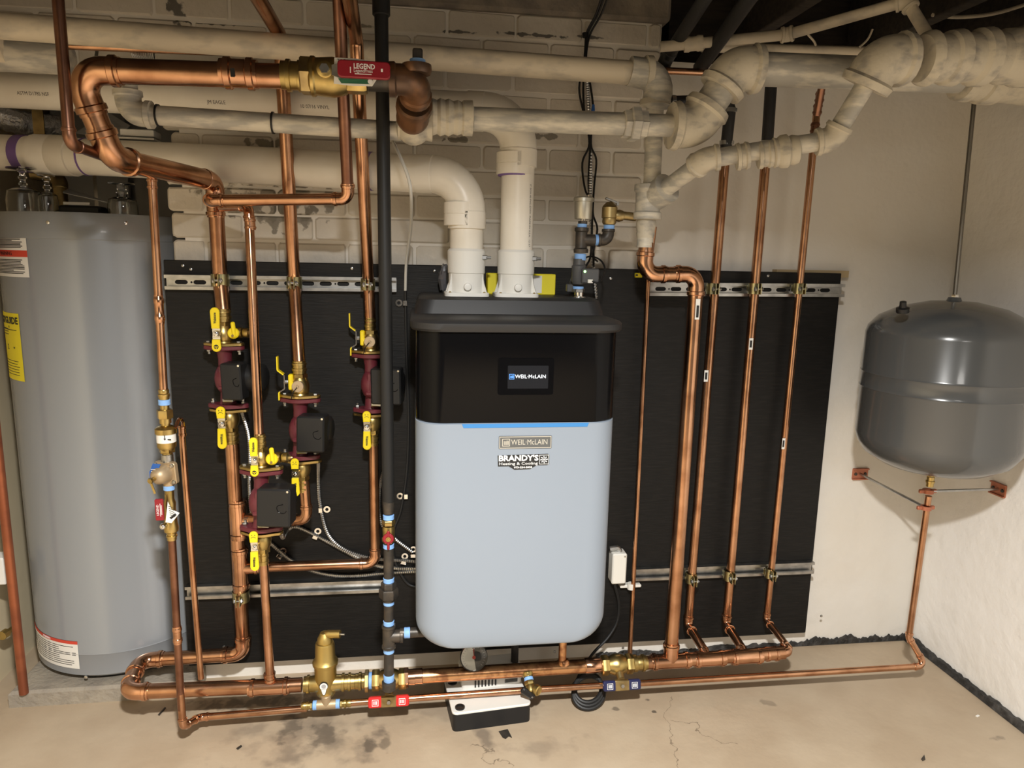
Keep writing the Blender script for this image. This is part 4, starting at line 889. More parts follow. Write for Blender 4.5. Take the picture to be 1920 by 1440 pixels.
# ------------------------------------------------------------------ black gas pipe
GD = .40
def Gp(py): return P(714.5 + 14.0 * min(py, 940) / 940 + .6 * max(0, py - 940) / 300, py, GD)
t = Thing('gas_pipe', 'tall black gas pipe passing in front of the valves left of the boiler', 'pipe', Gp(1290))
rod(t, Gp(-60), Gp(940), .0160, BLACKP, label='black coated upper length'); t.part('coupling', MB().lathe(Gp(30), UP, [(0, .0185), (.002, .0205), (.2, .0205)], 18), BLACKP)
t.part('taper', MB().lathe(Gp(962), UP, [(0, .0138), (.02, .0150), (.034, .0160)], 16), IRON)
rod(t, Gp(1012), Gp(1285), .0134, IRON)
for py in (969, 1023, 1087, 1129, 1167, 1219, 1270): tape(t, Gp(py), UP, .0137, .013 if py != 1270 else .020)
t.part('union', MB().hexa(Gp(1120), UP, .026, .026).hexa(Gp(1104), UP, .0205, .020).lathe(Gp(1126), UP, [(0, .017), (.01, .017)], 16), IRON)
tee(t, Gp(1193), UP, X_, .0134, .0134, IRON, 'thread', L=.066, Lb=.038); t.part('drip_cap', MB().lathe(Gp(1294), UP, [(0, .012), (.003, .018), (.026, .019), (.028, .0145)], 18), IRON)
q = Gp(1188); e = q + V((.095, 0, 0)); rod(t, q + X_ * .03, e, .0134, IRON); tape(t, q + X_ * .049, X_, .0137, .016)
v = Thing('gas_valve', 'small brass gas valve with a red wing handle on the black gas pipe', 'valve', Gp(1018))
v.part('body', MB().hexa(Gp(1016), UP, .0175, .014).lathe(Gp(1010), UP, [(0, .0145), (.014, .016), (.028, .0165), (.036, .015)], 18).hexa(Gp(984), UP, .0175, .014), BRASS)
wc = Gp(1004) + OUT * .018; v.part('wing_handle', MB().lathe(wc, OUT, [(0, .014), (.006, .0145), (.008, .012)], 22).box(wc + OUT * .006 - UP * .018, .007, .006, .024, bev=.002).box(wc + OUT * .006 + UP * .012, .008, .006, .018, bev=.002), REDV, label='red wing handle')
v.part('stem_nut', MB().lathe(wc + OUT * .008, OUT, [(0, .007), (.003, .0065), (.0032, .003), (.006, .003)], 12), BRASS)
# ------------------------------------------------------------------ floor manifold, centre and right
MD = .262
sp = P(611, 1281, MD)
t = Thing('air_separator', 'tall brass air separator standing on the floor manifold', 'air separator', sp - UP * .05)
sx = sp; top = P(611, 1192, MD).z
t.part('body', MB().lathe(sx - UP * .046, UP, [(0, .012), (.006, .020), (.016, .027), (.030, .0305), (.105, .0315), (.108, .036), (.116, .0365), (.120, .034), (.128, .0285), (.170, .0272), (.176, .025), (.178, .021)], 32), BRASSH)
t.part('vent_cap', MB().lathe(sx + UP * .130, UP, [(0, .022), (.012, .021), (.022, .016), (.030, .012), (.034, .004)], 20).sweep(smooth_path([sx + UP * .140, sx + V((.006, -.002, .156)), sx + V((.045, -.01, .158))], .01), .0115, 14), BRASSH)
t.part('vent_nozzle', MB().cyl(sx + V((.044, -.01, .158)), X_ - V((0, .2, 0)), .003, .014, 8), STEEL)
t.part('press_end', MB().lathe(sp - X_ * .062, X_, [(0, .0225), (.008, .0225), (.009, .0262), (.016, .0262), (.017, .0225), (.030, .0235), (.045, .026)], 20), BRASS)
t.part('press_end', MB().lathe(sp + X_ * .062, -X_, [(0, .0225), (.008, .0225), (.009, .0262), (.016, .0262), (.017, .0225), (.030, .0235), (.045, .026)], 20), BRASS)
lb = sp + V((-.002, -.0315, .002)); bulb = [lb + V((.011 * math.sin(a), 0, .008 + .011 * math.cos(a))) for a in [-2.4 + 4.8 * i / 14 for i in range(15)]] + [lb + V((.004, 0, -.014)), lb + V((.002, 0, -.0175)), lb + V((-.002, 0, -.0175)), lb + V((-.004, 0, -.014))]
bd_ = t.part('badge_rim', MB().slab([lb + (q - lb) * 1.15 for q in bulb], OUT, .001), INK); t.part('badge', MB().slab([q + OUT * .001 for q in bulb], OUT, .0008), WHITEP, bd_)
t.part('badge_mark', MB().lathe(lb + UP * .009 + OUT * .0018, OUT, [(0, .0065), (.0004, .0065)], 14).box(lb + UP * .001 + OUT * .002, .012, .0004, .0012), mat('grey_ink', (.35, .35, .36), .6), bd_)
tp = P(612, 1321, .285); tape(t, sx - UP * .050, UP, .0125, .010)
tee(t, tp, X_, UP, .0125, .0125, BRONZE, 'solder', L=.055, Lb=.03, name='drain_tee')
for sg in (-1, 1):
    tape(t, tp + X_ * (sg * .032), X_, .0125, .012)
    t.part('drain_adapter', MB().hexa(tp + X_ * (sg * .039), X_ * sg, .0125, .006).lathe(tp + X_ * (sg * .044), X_ * sg, [(0, .0105), (.006, .0105), (.007, .0128), (.012, .0128), (.013, .0105), (.020, .0118), (.026, .0105)], 16), BRASS)
def wing_valve(px, py, m, mark, label, nut_side):
    c = P(px, py, MD); t = Thing('ball_valve', label, 'valve', c)
    t.part('body', MB().hexa(c - X_ * .050, X_, .030, .022).lathe(c - X_ * .030, X_, [(0, .024), (.01, .028), (.022, .0325), (.036, .0325), (.050, .028), (.058, .024)], 24).hexa(c + X_ * .027, X_, .030, .022), BRASS)
    t.part('stem', MB().cyl(c + V((0, -.028, -.012)), V((0, -1, -.55)), .012, .02), BRASSD)
    h = c + V((.0, -.052, -.034)); n_ = V((0, -1, .25)).normalized(); u_ = X_; w_ = n_.cross(u_); w_ = w_ if w_.z > 0 else -w_
    hub = t.part('handle_hub', MB().slab(rrect(h, u_, w_, .046, .030, .004, 2), n_, .012, .002), BRASSD); t.part('handle_nut', MB().hexa(h + n_ * .012, n_, .006, .005), STEEL, hub)
    for sg in (-1, 1):
        e = h + u_ * (sg * .038); gr = t.part('handle_grip', MB().slab(rrect(e, u_, w_, .040, .030, .006, 3), n_, .012, .003), m)
        t.part('emblem', plate_mb([(-.009, -.009), (.009, -.009), (.009, .009), (-.009, .009)], [[(-.0078, -.0078), (.0078, -.0078), (.0078, .0078), (-.0078, .0078)]], e + n_ * .0125, u_, w_, .0006), INKW, gr)
        mb = MB()
        for k in range(3): mb.box(e + n_ * .0126 + u_ * (-.004 + .004 * k), .0024, .0005, .010, u_, -n_, w_)
        t.part('emblem_bars', mb, INKW, gr)
    return t, c
t, c = wing_valve(730, 1274, REDB, None, 'brass floor manifold valve with a bright red two-winged handle', 1)
tape(t, P(697, 1276, MD), X_, .0225, .016); t.part('union_nut', MB().hexa(P(684, 1277, MD), X_, .0315, .012), BRASSD)
t.part('adapter', MB().lathe(P(646, 1279, MD), X_, [(0, .0225), (.010, .0225), (.011, .026), (.018, .026), (.019, .0225), (.030, .0215), (.031, .0225), (.040, .0225), (.041, .026), (.048, .026), (.05, .022), (.066, .022)], 20), BRASS)
t.part('solder_cup', MB().hexa(P(757, 1271, MD), X_, .0285, .014).lathe(P(765, 1270, MD), X_, [(0, .0235), (.02, .0235), (.022, .0215)], 20), COPPERN)
t = Thing('manifold_pipe', 'mottled copper manifold pipe under the boiler between the red and blue valves', 'pipe', P(930, 1259, MD))
rod(t, P(769, 1269.5, MD), P(1130, 1246.8, MD), R112, COPPERM, seg=24); coupling(t, P(783, 1268.5, MD), X_, R112, COPPERN, 'solder', .03); coupling(t, P(1111, 1247.8, MD), X_, R112, COPPERN, 'solder', .05)
for px in (1056,): t.part('solder_boss', MB().lathe(P(px, 1250, MD) + UP * .012, UP, [(0, .020), (.010, .017), (.014, .0125)], 18), COPPERM)
t2, c = wing_valve(1157, 1246, NAVY, None, 'brass floor manifold valve with a dark blue two-winged handle', 1)
tape(t2, P(1181, 1244, MD), X_, .0225, .012); t2.part('adapter', MB().lathe(P(1186, 1244, MD), X_, [(0, .026), (.012, .026), (.014, .0215), (.020, .0225), (.028, .0225), (.029, .026), (.036, .026), (.037, .0225), (.045, .0215)], 20), BRASS)
t = Thing('return_manifold', 'copper manifold of tees along the floor right of the blue handled valve', 'pipe', P(1360, 1234, MD))
ME = P(1480, 1223, MD)
rod(t, P(1200, 1243.5, MD), ME - X_ * .02, R112, COPPER, seg=20); tee(t, P(1257, 1239.5, MD), X_, UP, R112 * 1.02, R112, COPPERN, L=.125, Lb=.062)
for px, py in ((1330, 1235.5), (1399, 1231)):
    c = P(px, py, MD); tee(t, c, X_, V((-.4, 1, .55)), R112, R1, COPPERN, L=.10, Lb=.036)
coupling(t, P(1446, 1226, MD), X_, R112 * .9, COPPERN, L=.05)
t.part('elbow', elbow_mb(ME - X_ * .1, ME, P(1437, 1165, .1), R34 * 1.25, 'press', 1.3)[0], COPPERN)
# risers on the right
t = Thing('boiler_riser', 'thick copper riser offset by two elbows down to the right manifold', 'pipe', P(1256, 1215, .26))
run(t, [P(1212, 455, .25), P(1207, 515, .25), P(1307, 513, .25), P(1258, 1222, .26)], R112, COPPER, fm=COPPERN, rb=1.8)
t.part('paper_label', MB().box(P(1308, 580, .273), .013, .001, .058, bev=.0003), WHITEP); t.part('bar_code', MB().box(P(1308, 584, .2745), .007, .001, .034), INK)
def right_riser(nm, lab, top, corner, end, r, stickers, mid_=None):
    t = Thing(nm, lab, 'pipe', P(*corner)); run(t, [P(*top), P(*corner), P(*end)], r, COPPER, fm=COPPERN, rb=1.4)
    for px, py in stickers: t.part('paper_label', MB().box(P(px, py, .1 + r + .001), r * .9, .001, .036), WHITEP); t.part('bar_code', MB().box(P(px, py, .1 + r + .002), r * .5, .001, .022), INK)
    return t
right_riser('zone_return', 'first of three slim copper risers right of the thick boiler riser', (1360, 290, .095), (1290, 1172, .1), (1322, 1222, .235), R1, [(1324, 705)])
right_riser('zone_return', 'second of three slim copper risers, in the middle of the bare board', (1437, 285, .095), (1361.5, 1170, .1), (1392, 1217, .235), R1, [(1408, 645)])
t = right_riser('zone_return', 'last of three slim copper risers, nearest the right edge of the board', (1531, 215, .095), (1437, 1163, .1), (1480, 1216, .25), R34, [(1469, 832)])
rod(t, P(1531, 218, .095), P(1545, 140, .14), R34, COPPERD)
for py, px in ((240, 1528), (262, 1526), (205, 1533), (182, 1537)): coupling(t, P(px, py, .097), UP + X_ * .03, R34, COPPERD, L=.03)
t = Thing('relief_drop', 'very thin copper pipe dropping between boiler and thick riser', 'pipe', P(1181, 1225, .085))
run(t, [P(1227, 425, .085), P(1215, 525, .075), P(1181, 1226, .085)], R12 * .95, COPPER, None and '' or 'solder', rb=4)
s = Thing('pipe_strap', 'cream plastic strap holding the very thin pipe beside the boiler', 'strap', P(1183, 1100, .07))
s.part('band', MB().lathe(P(1183, 1104, .078), UP, [(0, .0125), (.020, .0125)], 18), CLIPW); s.part('foot', MB().box(P(1181, 1097, .062), .072, .022, .010, bev=.002), CLIPW)
# tank
TC = V((P(1765, 750, .33).x, -.33, 0)); tzb = P(1750, 884, .33).z; tzt = P(1786, 560, .33).z; Ht = tzt - tzb
TR = .2215
t = Thing('expansion_tank', 'big grey expansion tank held up in the corner on a copper stem', 'tank', V((TC.x, TC.y, tzb)))
hs = Ht; pr = [(0, .02), (.004, .07), (.022, .145), (.052, .195), (.085, TR - .006), (.11, TR), (.248, TR), (.252, TR + .0025), (.258, TR), (.292, TR), (.297, TR + .0025), (.302, TR)]
pr += [(hs - .105, TR), (hs - .085, TR - .006), (hs - .055, .19), (hs - .026, .135), (hs - .008, .06), (hs - .006, .02), (hs + .004, .016)]
t.part('shell', MB().lathe((TC.x, TC.y, tzb), UP, pr, 64), TGREY, ang=50)
q = V((P(1693, 578, .42).x, -.42, P(1693, 580, .42).z)); t.part('valve_cap', MB().lathe(q - UP * .008, V((-.2, -.2, 1)), [(0, .016), (.012, .017), (.014, .009), (.030, .0085), (.031, .006)], 14), BPLAS)
t.part('stem_fitting', MB().hexa(P(1745, 893, .33), UP, .013, .012).lathe(P(1743, 912, .325), UP, [(0, .0105), (.012, .0105), (.013, .013), (.018, .013), (.019, .0105), (.03, .011)], 14), BRASS); tape(t, P(1745, 885, .33), UP, .0125, .012)
t.part('hanger_nut', MB().hexa((TC.x, TC.y, tzt), UP, .010, .012), CHROME)
t = Thing('hanger_rod', 'thin steel rod rising from the grey tank to the ceiling pipes', 'rod', (TC.x, TC.y, tzt)); rt = P(1829, 165, .33); t.part('rod', MB().sweep([V((TC.x, TC.y, tzt + .01)), V((rt.x, TC.y, rt.z))], .0058, 10), DSTEEL)
rod(t, P(1741, 925, .3), P(1744, 906, .322), .0098, COPPER) if False else None
def standoff(px, py, wallside, ppx, ppy, label):
    pc = P(ppx, ppy, .295); t = Thing('pipe_standoff', label, 'bracket', pc, 'copper standoffs under the tank')
    if wallside == 'back': w_ = P(px, py, 0); nrm = OUT; u = X_
    else:
        r = to_world(cvec(px, py)); w_ = EYE + r * ((XR - EYE.x) / r.x); nrm = V((-1, 0, 0)); u = V((0, 1, 0))
    CB = mat('copper_paint', (.45, .16, .09), .45, .4)
    t.part('wall_plate', MB().slab(rrect(w_, u, UP, .058, .040, .003, 2), nrm, .004, .001).box(w_ + UP * .018 + nrm * .006, .058, .008, .004, u, -nrm, UP).box(w_ - UP * .018 + nrm * .006, .058, .008, .004, u, -nrm, UP), CB)
    for sg in (-1, 1): t.part('screw', MB().lathe(w_ + u * (sg * .018) + nrm * .004, nrm, [(0, .006), (.003, .005)], 8), IRON)
    t.part('rod', MB().sweep([w_ + nrm * .004, pc + (w_ - pc).normalized() * .012], .0042, 10), STEEL)
    t.part('ring', MB().lathe(pc - UP * .006, UP, [(0, .0105), (0, .016), (.012, .016), (.012, .0105)], 16, False).box(pc + X_ * .020, .018, .008, .012, bev=.002).box(pc - X_ * .020, .018, .008, .012, bev=.002), CB)
standoff(1612, 888, 'back', 1736, 952, 'copper coloured standoff reaching the back wall under the tank')
standoff(1873, 917, 'right', 1740, 921, 'copper coloured standoff reaching the right wall under the tank')
# ================================================================== PAINTED IRON PIPES OVERHEAD
t = Thing('iron_main', 'long pale painted iron pipe running under the sill to a right hand elbow', 'pipe', P(700, 90, .28))
M1 = P(1236, 140, .28); e_mb, tr = elbow_mb(P(0, 47, .28), M1, P(1224, 330, .26), .030, 'white', 1.35)
L0 = P(0, 48, .28); L0 = M1 + (L0 - M1) * ((XL + .003 - M1.x) / (L0.x - M1.x))
t.part('pipe', MB().sweep([L0, M1 - X_ * .05], .030, 22), PAINTED); t.part('elbow', MB().sweep(*(lambda a: a)(([P(1180, 133, .28)] + arc_pts(P(0, 47, .28), M1, P(1224, 330, .26), .045)[0] + [P(1228, 200, .262)], [.037] + [.0385] * 8 + [.036])), 20), GALV)
t.part('band', MB().lathe(P(1208, 136, .28), X_, [(0, .036), (.002, .0425), (.018, .0425), (.02, .037)], 22), GALVW); t.part('band', MB().lathe(P(1229, 186, .265), -UP, [(0, .036), (.002, .041), (.016, .041), (.018, .03)], 22), GALVW)
t.part('drop_pipe', MB().sweep([P(1229, 180, .265), P(1222.5, 345, .25)], .0235, 20), GALV, label='grey streaked vertical drop')
Qc = P(1224, 372, .25); Q1 = P(1322, 299, .42)
tt = Thing('iron_tee', 'whitewashed iron tee above the copper riser with the relief valve branch', 'tee', Qc)
tt.part('body', MB().lathe(P(1213, 412, .25), UP, [(0, .037), (.002, .0395), (.018, .0395), (.022, .034), (.072, .034), (.078, .039), (.094, .0385), (.096, .030)], 24).lathe(Qc, Q1 - Qc, [(-.01, .036), (.035, .040), (.060, .041), (.062, .03)], 22), GALV)
tt.part('bushing', MB().lathe(P(1210, 446, .25), UP, [(0, .0235), (.012, .0255), (.016, .0245), (.030, .0268), (.046, .0262), (.05, .024)], 20), GALVW); tt.part('adapter', MB().lathe(P(1209, 464, .25), UP, [(0, .0225), (.03, .0228)], 20), GALV)
t = Thing('iron_branch', 'whitewashed iron branch stepping up from the tee to the right ceiling', 'pipe', P(1470, 286, .46))
Q2 = P(1398, 297, .44); Q4 = P(1560, 262, .5); Q5 = P(1652, 112, .57); Q6 = P(1990, 104, .57)
run(t, [Qc + (Q1 - Qc) * .3, Q1, Q4, Q5], .0228, GALV, 'white', GALVW, 1.5)
d = (Q4 - Q1).normalized()
coupling(t, P(1392, 293, .443), d, .0228, GALVW, 'white', .03); coupling(t, P(1434, 290, .455), d, .0228, GALVW, 'white', .034)
t.part('union', MB().lathe(P(1470, 284, .466) - d * .03, d, [(0, .03), (.006, .037), (.014, .034), (.022, .040), (.036, .041), (.042, .034), (.05, .037), (.062, .034), (.066, .026)], 20), GALVW)
t.part('big_elbow', elbow_mb(Q4, Q5, Q6, .041, 'white', 1.15)[0], GALVW, label='large whitewashed elbow')
dd = (Q6 - Q5).normalized()
t.part('ribbed_fittings', MB().lathe(Q5 + dd * .10, dd, [(0, .052), (.01, .060), (.02, .062), (.024, .054), (.06, .053), (.066, .060), (.09, .063), (.094, .056), (.13, .055), (.14, .064), (.165, .066), (.168, .056), (.20, .055), (.21, .062), (.25, .063), (.26, .07), (.30, .072), (.31, .06), (.5, .06)], 26), GALVW)
bx_ = XR - .012
t = Thing('large_main', 'largest grey iron pipe stepping up behind the whitewashed branch', 'pipe', P(1380, 128, .39))
run(t, [P(1262, 236, .38), P(1302, 238, .38), P(1378, 128, .40), P(1800, 144, .44)], .0405, GALV, 'white', GALVW, 1.35)
PE = P(1800, 144, .44); t.part('ribbed_fittings', MB().lathe(PE, X_, [(0, .045), (.004, .058), (.03, .06), (.034, .054), (.06, .056), (.064, .063), (.10, .064), (.104, .056), (.14, .058), (.2, .06), (.3, .06)], 24), GALVW)
t = Thing('iron_header', 'grey iron pipe with a hexagon union left of the largest pipe', 'pipe', P(1040, 226, .38))
OA = P(800, 219, .38); OB = P(1262, 236, .38); od = (OB - OA).normalized()
rod(t, OA, OB, .0275, GALV, seg=22)
def onO(px): return OA + (OB - OA) * ((px - 800) / 462)
t.part('union', MB().hexa(onO(1164), od, .036, .02).hexa(onO(1177), od, .044, .024).hexa(onO(1193), od, .036, .022), GALV)
t.part('ribbed_coupling', MB().lathe(onO(802), od, [(0, .036), (.012, .043), (.022, .039), (.03, .044), (.042, .040), (.05, .0435), (.062, .038), (.072, .041), (.082, .037), (.086, .041), (.108, .0415), (.11, .032)], 24), GALVW)
t.part('tee_body', MB().lathe(P(744, 232, .38), X_, [(0, .028), (.003, .036), (.022, .037), (.026, .033), (.06, .034), (.085, .038)], 22).ball(P(775, 238, .385), .043, 20, 12), GALVW)
# copper-to-iron valve assembly
VB = .55; vc = P(628, 144, VB)
v = Thing('main_valve', 'large brass valve with a red lever on the thick copper main', 'valve', vc)
v.part('press_end', MB().lathe(P(528, 141, VB), X_, [(0, .029), (.010, .029), (.011, .033), (.019, .033), (.020, .029), (.034, .029), (.035, .032), (.042, .032), (.044, .028)], 22), BRASS)
v.part('union_nut', MB().hexa(P(564, 142, VB), X_, .040, .024), BRASSD)
v.part('body', MB().lathe(P(581, 143, VB), X_, [(0, .036), (.004, .041), (.010, .041), (.014, .038), (.05, .041), (.066, .037), (.078, .033)], 26).hexa(P(648, 145, VB), X_, .035, .045), BRASS)
hb = P(609, 130, VB + .044); v.part('stem', MB().lathe(hb + V((0, .02, 0)), OUT, [(0, .017), (.022, .017), (.024, .014)], 18), BRASS); v.part('stem_nut', MB().hexa(hb + OUT * .004, OUT, .0105, .008), STEEL)
hr = P(680, 132, VB + .055); hl_ = (P(731, 132, .6) - P(644, 132, .6)).x; lv = v.part('lever', MB().slab(rrect(hr + X_ * .003, X_, UP, hl_ + .012, .034, .008, 3), OUT, .010, .002), REDV, label='dark red vinyl lever grip')
v.part('lever_bar', MB().slab([P(622, 122, .597), P(640, 118, .6), P(648, 119, .602), P(648, 146, .602), P(638, 147, .6), P(622, 141, .597)], OUT, .003), STEEL)
v.part('lettering', text_mb('LEGEND', P(683, 125, VB + .0655), X_, UP, .014, .0003, 'CENTER', .043, bold=.0003), INKW, lv); v.part('lettering', text_mb('LegendPress', P(681, 133, VB + .0655), X_, UP, .010, .0002, 'CENTER', .038), INKW, lv)
ln = MB().box(P(681, 139, VB + .0652), .034, .0005, .0016).box(P(657, 131, VB + .0652), .002, .0005, .012).box(P(716, 132, VB + .0652), .004, .0005, .006); v.part('fine_print', ln, INKW, lv)
tg = v.part('hang_tag', MB().slab([P(627, 108, .592), P(668, 110, .594), P(706, 116, .596), P(707, 148, .596), P(698, 162, .594), P(660, 161, .592), P(626, 157, .59)], OUT, .0008), WHITEP, label='white and green card tag')
v.part('green_print', MB().slab([P(634, 147, .594), P(700, 149, .598), P(693, 158, .597), P(640, 156, .593)], OUT, .0006), INKG, tg); v.part('print_ring', MB().lathe(P(694, 153, .5985), OUT, [(0, .005), (.0006, .005)], 12), INKW, tg)
v.part('lettering', text_mb('TAG', P(640, 114, .5945), X_, UP, .009, .0002), INK, tg)
n = Thing('black_elbows', 'rusty black iron nipple and elbows joining the brass valve to the painted header', 'fitting', P(775, 200, .47))
rod(n, P(690, 147, VB), P(752, 149, VB), .0268, IRON, 'nipple'); E1 = P(783, 150, VB); E2 = P(773, 226, .42)
n.part('elbow', elbow_mb(P(700, 148, VB), E1, E2, .0258, 'thread', 1.35)[0], IRONR); n.part('elbow', MB().lathe(mid(E1, E2, .55), E2 - E1, [(0, .036), (.004, .041), (.018, .042), (.022, .037), (.05, .039), (.062, .038), (.075, .032)], 22), IRONR)
n.part('plug_boss', MB().lathe(E1 + UP * .012 + V((-.002, 0, 0)), UP, [(0, .030), (.008, .033), (.019, .032), (.022, .02)], 20), IRONR); tape(n, E1 + UP * .037, UP, .016, .010); n.part('plug', MB().box(E1 + UP * .051, .022, .022, .024, bev=.003), IRON)
# lower-left branch with elbow
t = Thing('iron_pipe', 'grey iron pipe with two black ties running left to a painted elbow', 'pipe', P(243, 214, .36))
run(t, [P(234, 120, .36), P(243, 213, .36), P(752, 246, .375)], .0225, GALV, 'thread', GALV, 1.4)
for px, py in ((293, 217), (505, 233)): na = P(243, 213, .36); nb = P(752, 246, .375); t.part('tie_band', MB().lathe(mid(na, nb, (px - 243) / 509), nb - na, [(0, .0225), (0, .0255), (.004, .0255), (.004, .0225)], 20, False), BLACKP)
t = Thing('stub_pipe', 'short fat grey painted pipe tucked under the long pipe at far left', 'pipe', P(60, 102, .1)); q0 = P(0, 100, .13); t.part('pipe', MB().lathe(V((XL + .003, q0.y, q0.z)), X_, [(0, .043), (P(128, 108, .13).x - XL, .043), (P(128, 108, .13).x - XL + .002, .039)], 22), GALV)
t.part('collar', MB().lathe(V((XL + .003, q0.y, q0.z + .01)), X_, [(0, .05), (P(18, 95, .13).x - XL, .05), (P(22, 95, .13).x - XL, .043)], 22), PAINTED)
t = Thing('thin_copper_line', 'thin copper line running under the long pale pipe near the sill', 'pipe', P(600, 112, .12)); rod(t, P(22, 81, .15), P(1350, 137, .12), .0098, COPPER)
t.part('hanger', MB().sweep([P(182, 93, .14), P(180, 108, .1)], .004, 8), IRON)
t = Thing('coil_spring', 'small coiled metal conduit end under the thin copper line', 'conduit', P(268, 101, .12))
pts = [P(247 + 43 * i / 90, 98 + 7 * i / 90, .12) + V((0, math.cos(i * .9), math.sin(i * .9))) * .011 for i in range(91)]; t.part('coil', MB().sweep(pts, .0022, 6), STEEL)
# white service pipes and black hoses at the upper right
t = Thing('white_service_pipe', 'thin white pipe rising to the right under the dark joists', 'pipe', P(1476, 65, .28))
run(t, [P(1238, 88, .17), P(1476, 65, .26), P(1700, 2, .44), P(1752, 88, .5)], .0142, PAINTED, 'white', PAINTED, 1.4); coupling(t, P(1300, 82, .19), P(1476, 65, .26) - P(1238, 88, .17), .0142, PAINTED, 'white', .05)
t = Thing('white_service_pipe', 'thin pale pipe behind the top of the largest iron pipe', 'pipe', P(1480, 92, .06)); rod(t, P(1316, 88, .06), P(1668, 98, .06), .0145, PAINTED)
t = Thing('insulated_line', 'black insulated line slanting to the ceiling nearest the brick end', 'pipe', P(1250, 115, .1)); run(t, [P(1240, 134, .1), P(1248, 112, .09), P(1248, 112, .09) + (P(1352, -50, .42) - P(1248, 112, .09)) * 1.9], .0185, RUBBER, 'solder', rb=1.5)
t = Thing('insulated_line', 'black insulated line slanting to the ceiling right of its twin', 'pipe', P(1318, 120, .1)); rod(t, P(1312, 128, .1), P(1312, 128, .1) + (P(1438, -50, .46) - P(1312, 128, .1)) * 1.7, .0205, RUBBER)
def band(t, p, d, r): t.part('hose_clamp', MB().lathe(V(p) - V(d).normalized() * .006, d, [(0, r), (0, r + .0022), (.012, r + .0022), (.012, r)], 18, False).box(V(p) + V((r * .8, -r * .6, 0)), .012, .010, .012, bev=.002), STEEL)
t = Thing('rubber_hose', 'black rubber hose bent down onto the first slim riser', 'hose', P(1366, 200, .11)); t.part('hose', MB().sweep(smooth_path([P(1254, 191, .11), P(1371, 188, .11), P(1359, 296, .1)], .03), .0168, 16), RUBBER)
band(t, P(1261, 191, .11), X_, .0168); band(t, P(1367, 207, .11), UP, .0168); band(t, P(1361, 268, .1), UP, .0168)
t = Thing('rubber_hose', 'straight black rubber hose above the second slim riser', 'hose', P(1442, 230, .1)); t.part('hose', MB().sweep([P(1449, 110, .1), P(1437, 292, .1)], .0172, 16), RUBBER); band(t, P(1439, 268, .1), UP, .0172)
t = Thing('braided_cable', 'grey braided cable looping under the dark ceiling at upper right', 'cable', P(1800, 30, .3)); t.part('cable', MB().sweep(spline([P(1748, 28, .3), P(1800, 32, .3), P(1870, 24, .3), P(1960, -4, .3)], 8), .005, 8), PAINTED)
for i, (a, b_, lab) in enumerate(((P(1515, 65, .12), P(1530, 86, .12), 'short white wire end beside the white pipe coupling'), (P(1636, 55, .12), P(1612, 88, .12), 'curved white wire end right of the rising white pipe'))):
    single('wire_end', MB().sweep(spline([a, mid(a, b_) + V((.006, 0, -.002)), b_], 5), .0032, 8), PAINTED, lab, 'wire')
# ================================================================== RELIEF, VENT AND LOW WATER CUT-OFF
LD = .24
t = Thing('low_water_cutoff', 'black iron tee stack with a green lit sensor box on the boiler lid', 'sensor', V((P(1085, 562, LD).x, -LD, ZT - .002)))
def Lp(px, py): return P(px, py, LD)
zb = V((P(1085, 562, LD).x, -LD, ZT - .002))
t.part('nipple', MB().lathe(zb, UP, [(0, .022), (.004, .022), (.005, .0125), (.026, .0125)], 18), CHROME); t.part('hex_nut', MB().hexa(Lp(1084, 548), UP, .018, .010), STEEL); tape(t, Lp(1084, 541), UP, .0145, .012)
t.part('probe_tee', MB().lathe(Lp(1084.5, 533), UP, [(0, .016), (.01, .0205), (.05, .0205), (.054, .017), (.07, .0165)], 18), GREYBOX)
bx = Lp(1102, 517) + OUT * .02; sb = t.part('sensor_box', MB().box(bx, .048, .030, .040, bev=.003), GREYBOX); t.part('green_led', MB().ball(bx + V((-.017, -.0158, .012)), .0035, 10, 6), LED, sb); t.part('plug', MB().box(bx + V((-.002, -.018, -.014)), .014, .010, .010, bev=.001), CLIPW, sb)
for k in range(2): t.part('indicator', MB().cyl(bx + V((-.006 + .010 * k, -.0155, .010)), OUT, .0008, .001, 6), CHROME, sb)
t.part('sensor_wire', MB().sweep(spline([bx + V((.002, -.022, -.014)), bx + V((.024, -.02, -.016)), P(1134, 505, .22), P(1126, 488, .18), P(1108, 481, .15), P(1093, 488, .17), P(1072, 520, .2), P(1068, 535, .2)], 8), .0026, 8), BPLAS); t.part('side_switch', MB().box(P(1068, 540, .22), .018, .02, .022, bev=.002), GREYBOX)
tape(t, Lp(1088, 482), UP, .0152, .018)
t.part('iron_tee', MB().lathe(Lp(1089, 474), UP, [(0, .020), (.010, .0205), (.013, .0165), (.056, .0165), (.059, .0195), (.068, .0195), (.069, .014)], 20).lathe(Lp(1091, 450), X_, [(0, .016), (.036, .0165), (.037, .014)], 18), IRON)
tape(t, Lp(1118.5, 450), X_, .0142, .010); tape(t, Lp(1091.5, 424), UP, .0125, .012)
t.part('iron_elbow', elbow_mb(Lp(1110, 450), Lp(1140, 450), Lp(1141, 425), .0130, 'thread', 1.4)[0], IRON); tape(t, Lp(1142, 426), UP, .0142, .012)
t.part('vent_nut', MB().hexa(Lp(1092.5, 420), UP, .013, .008), IRON)
a = Thing('air_vent', 'silver cup shaped air vent on top of the black tee stack', 'air vent', Lp(1093, 416))
a.part('stem', MB().cyl(Lp(1093, 419), UP, .007, .018), CHROME); a.part('cup', MB().lathe(Lp(1093, 411), UP, [(0, .0225), (.002, .0235), (.046, .0245), (.047, .0275), (.056, .0275), (.059, .025)], 26), mat('satin_nickel', (.52, .50, .43), .38, .85)); a.part('cap', MB().cyl(Lp(1105, 374), UP, .006, .012, 10), CHROME)
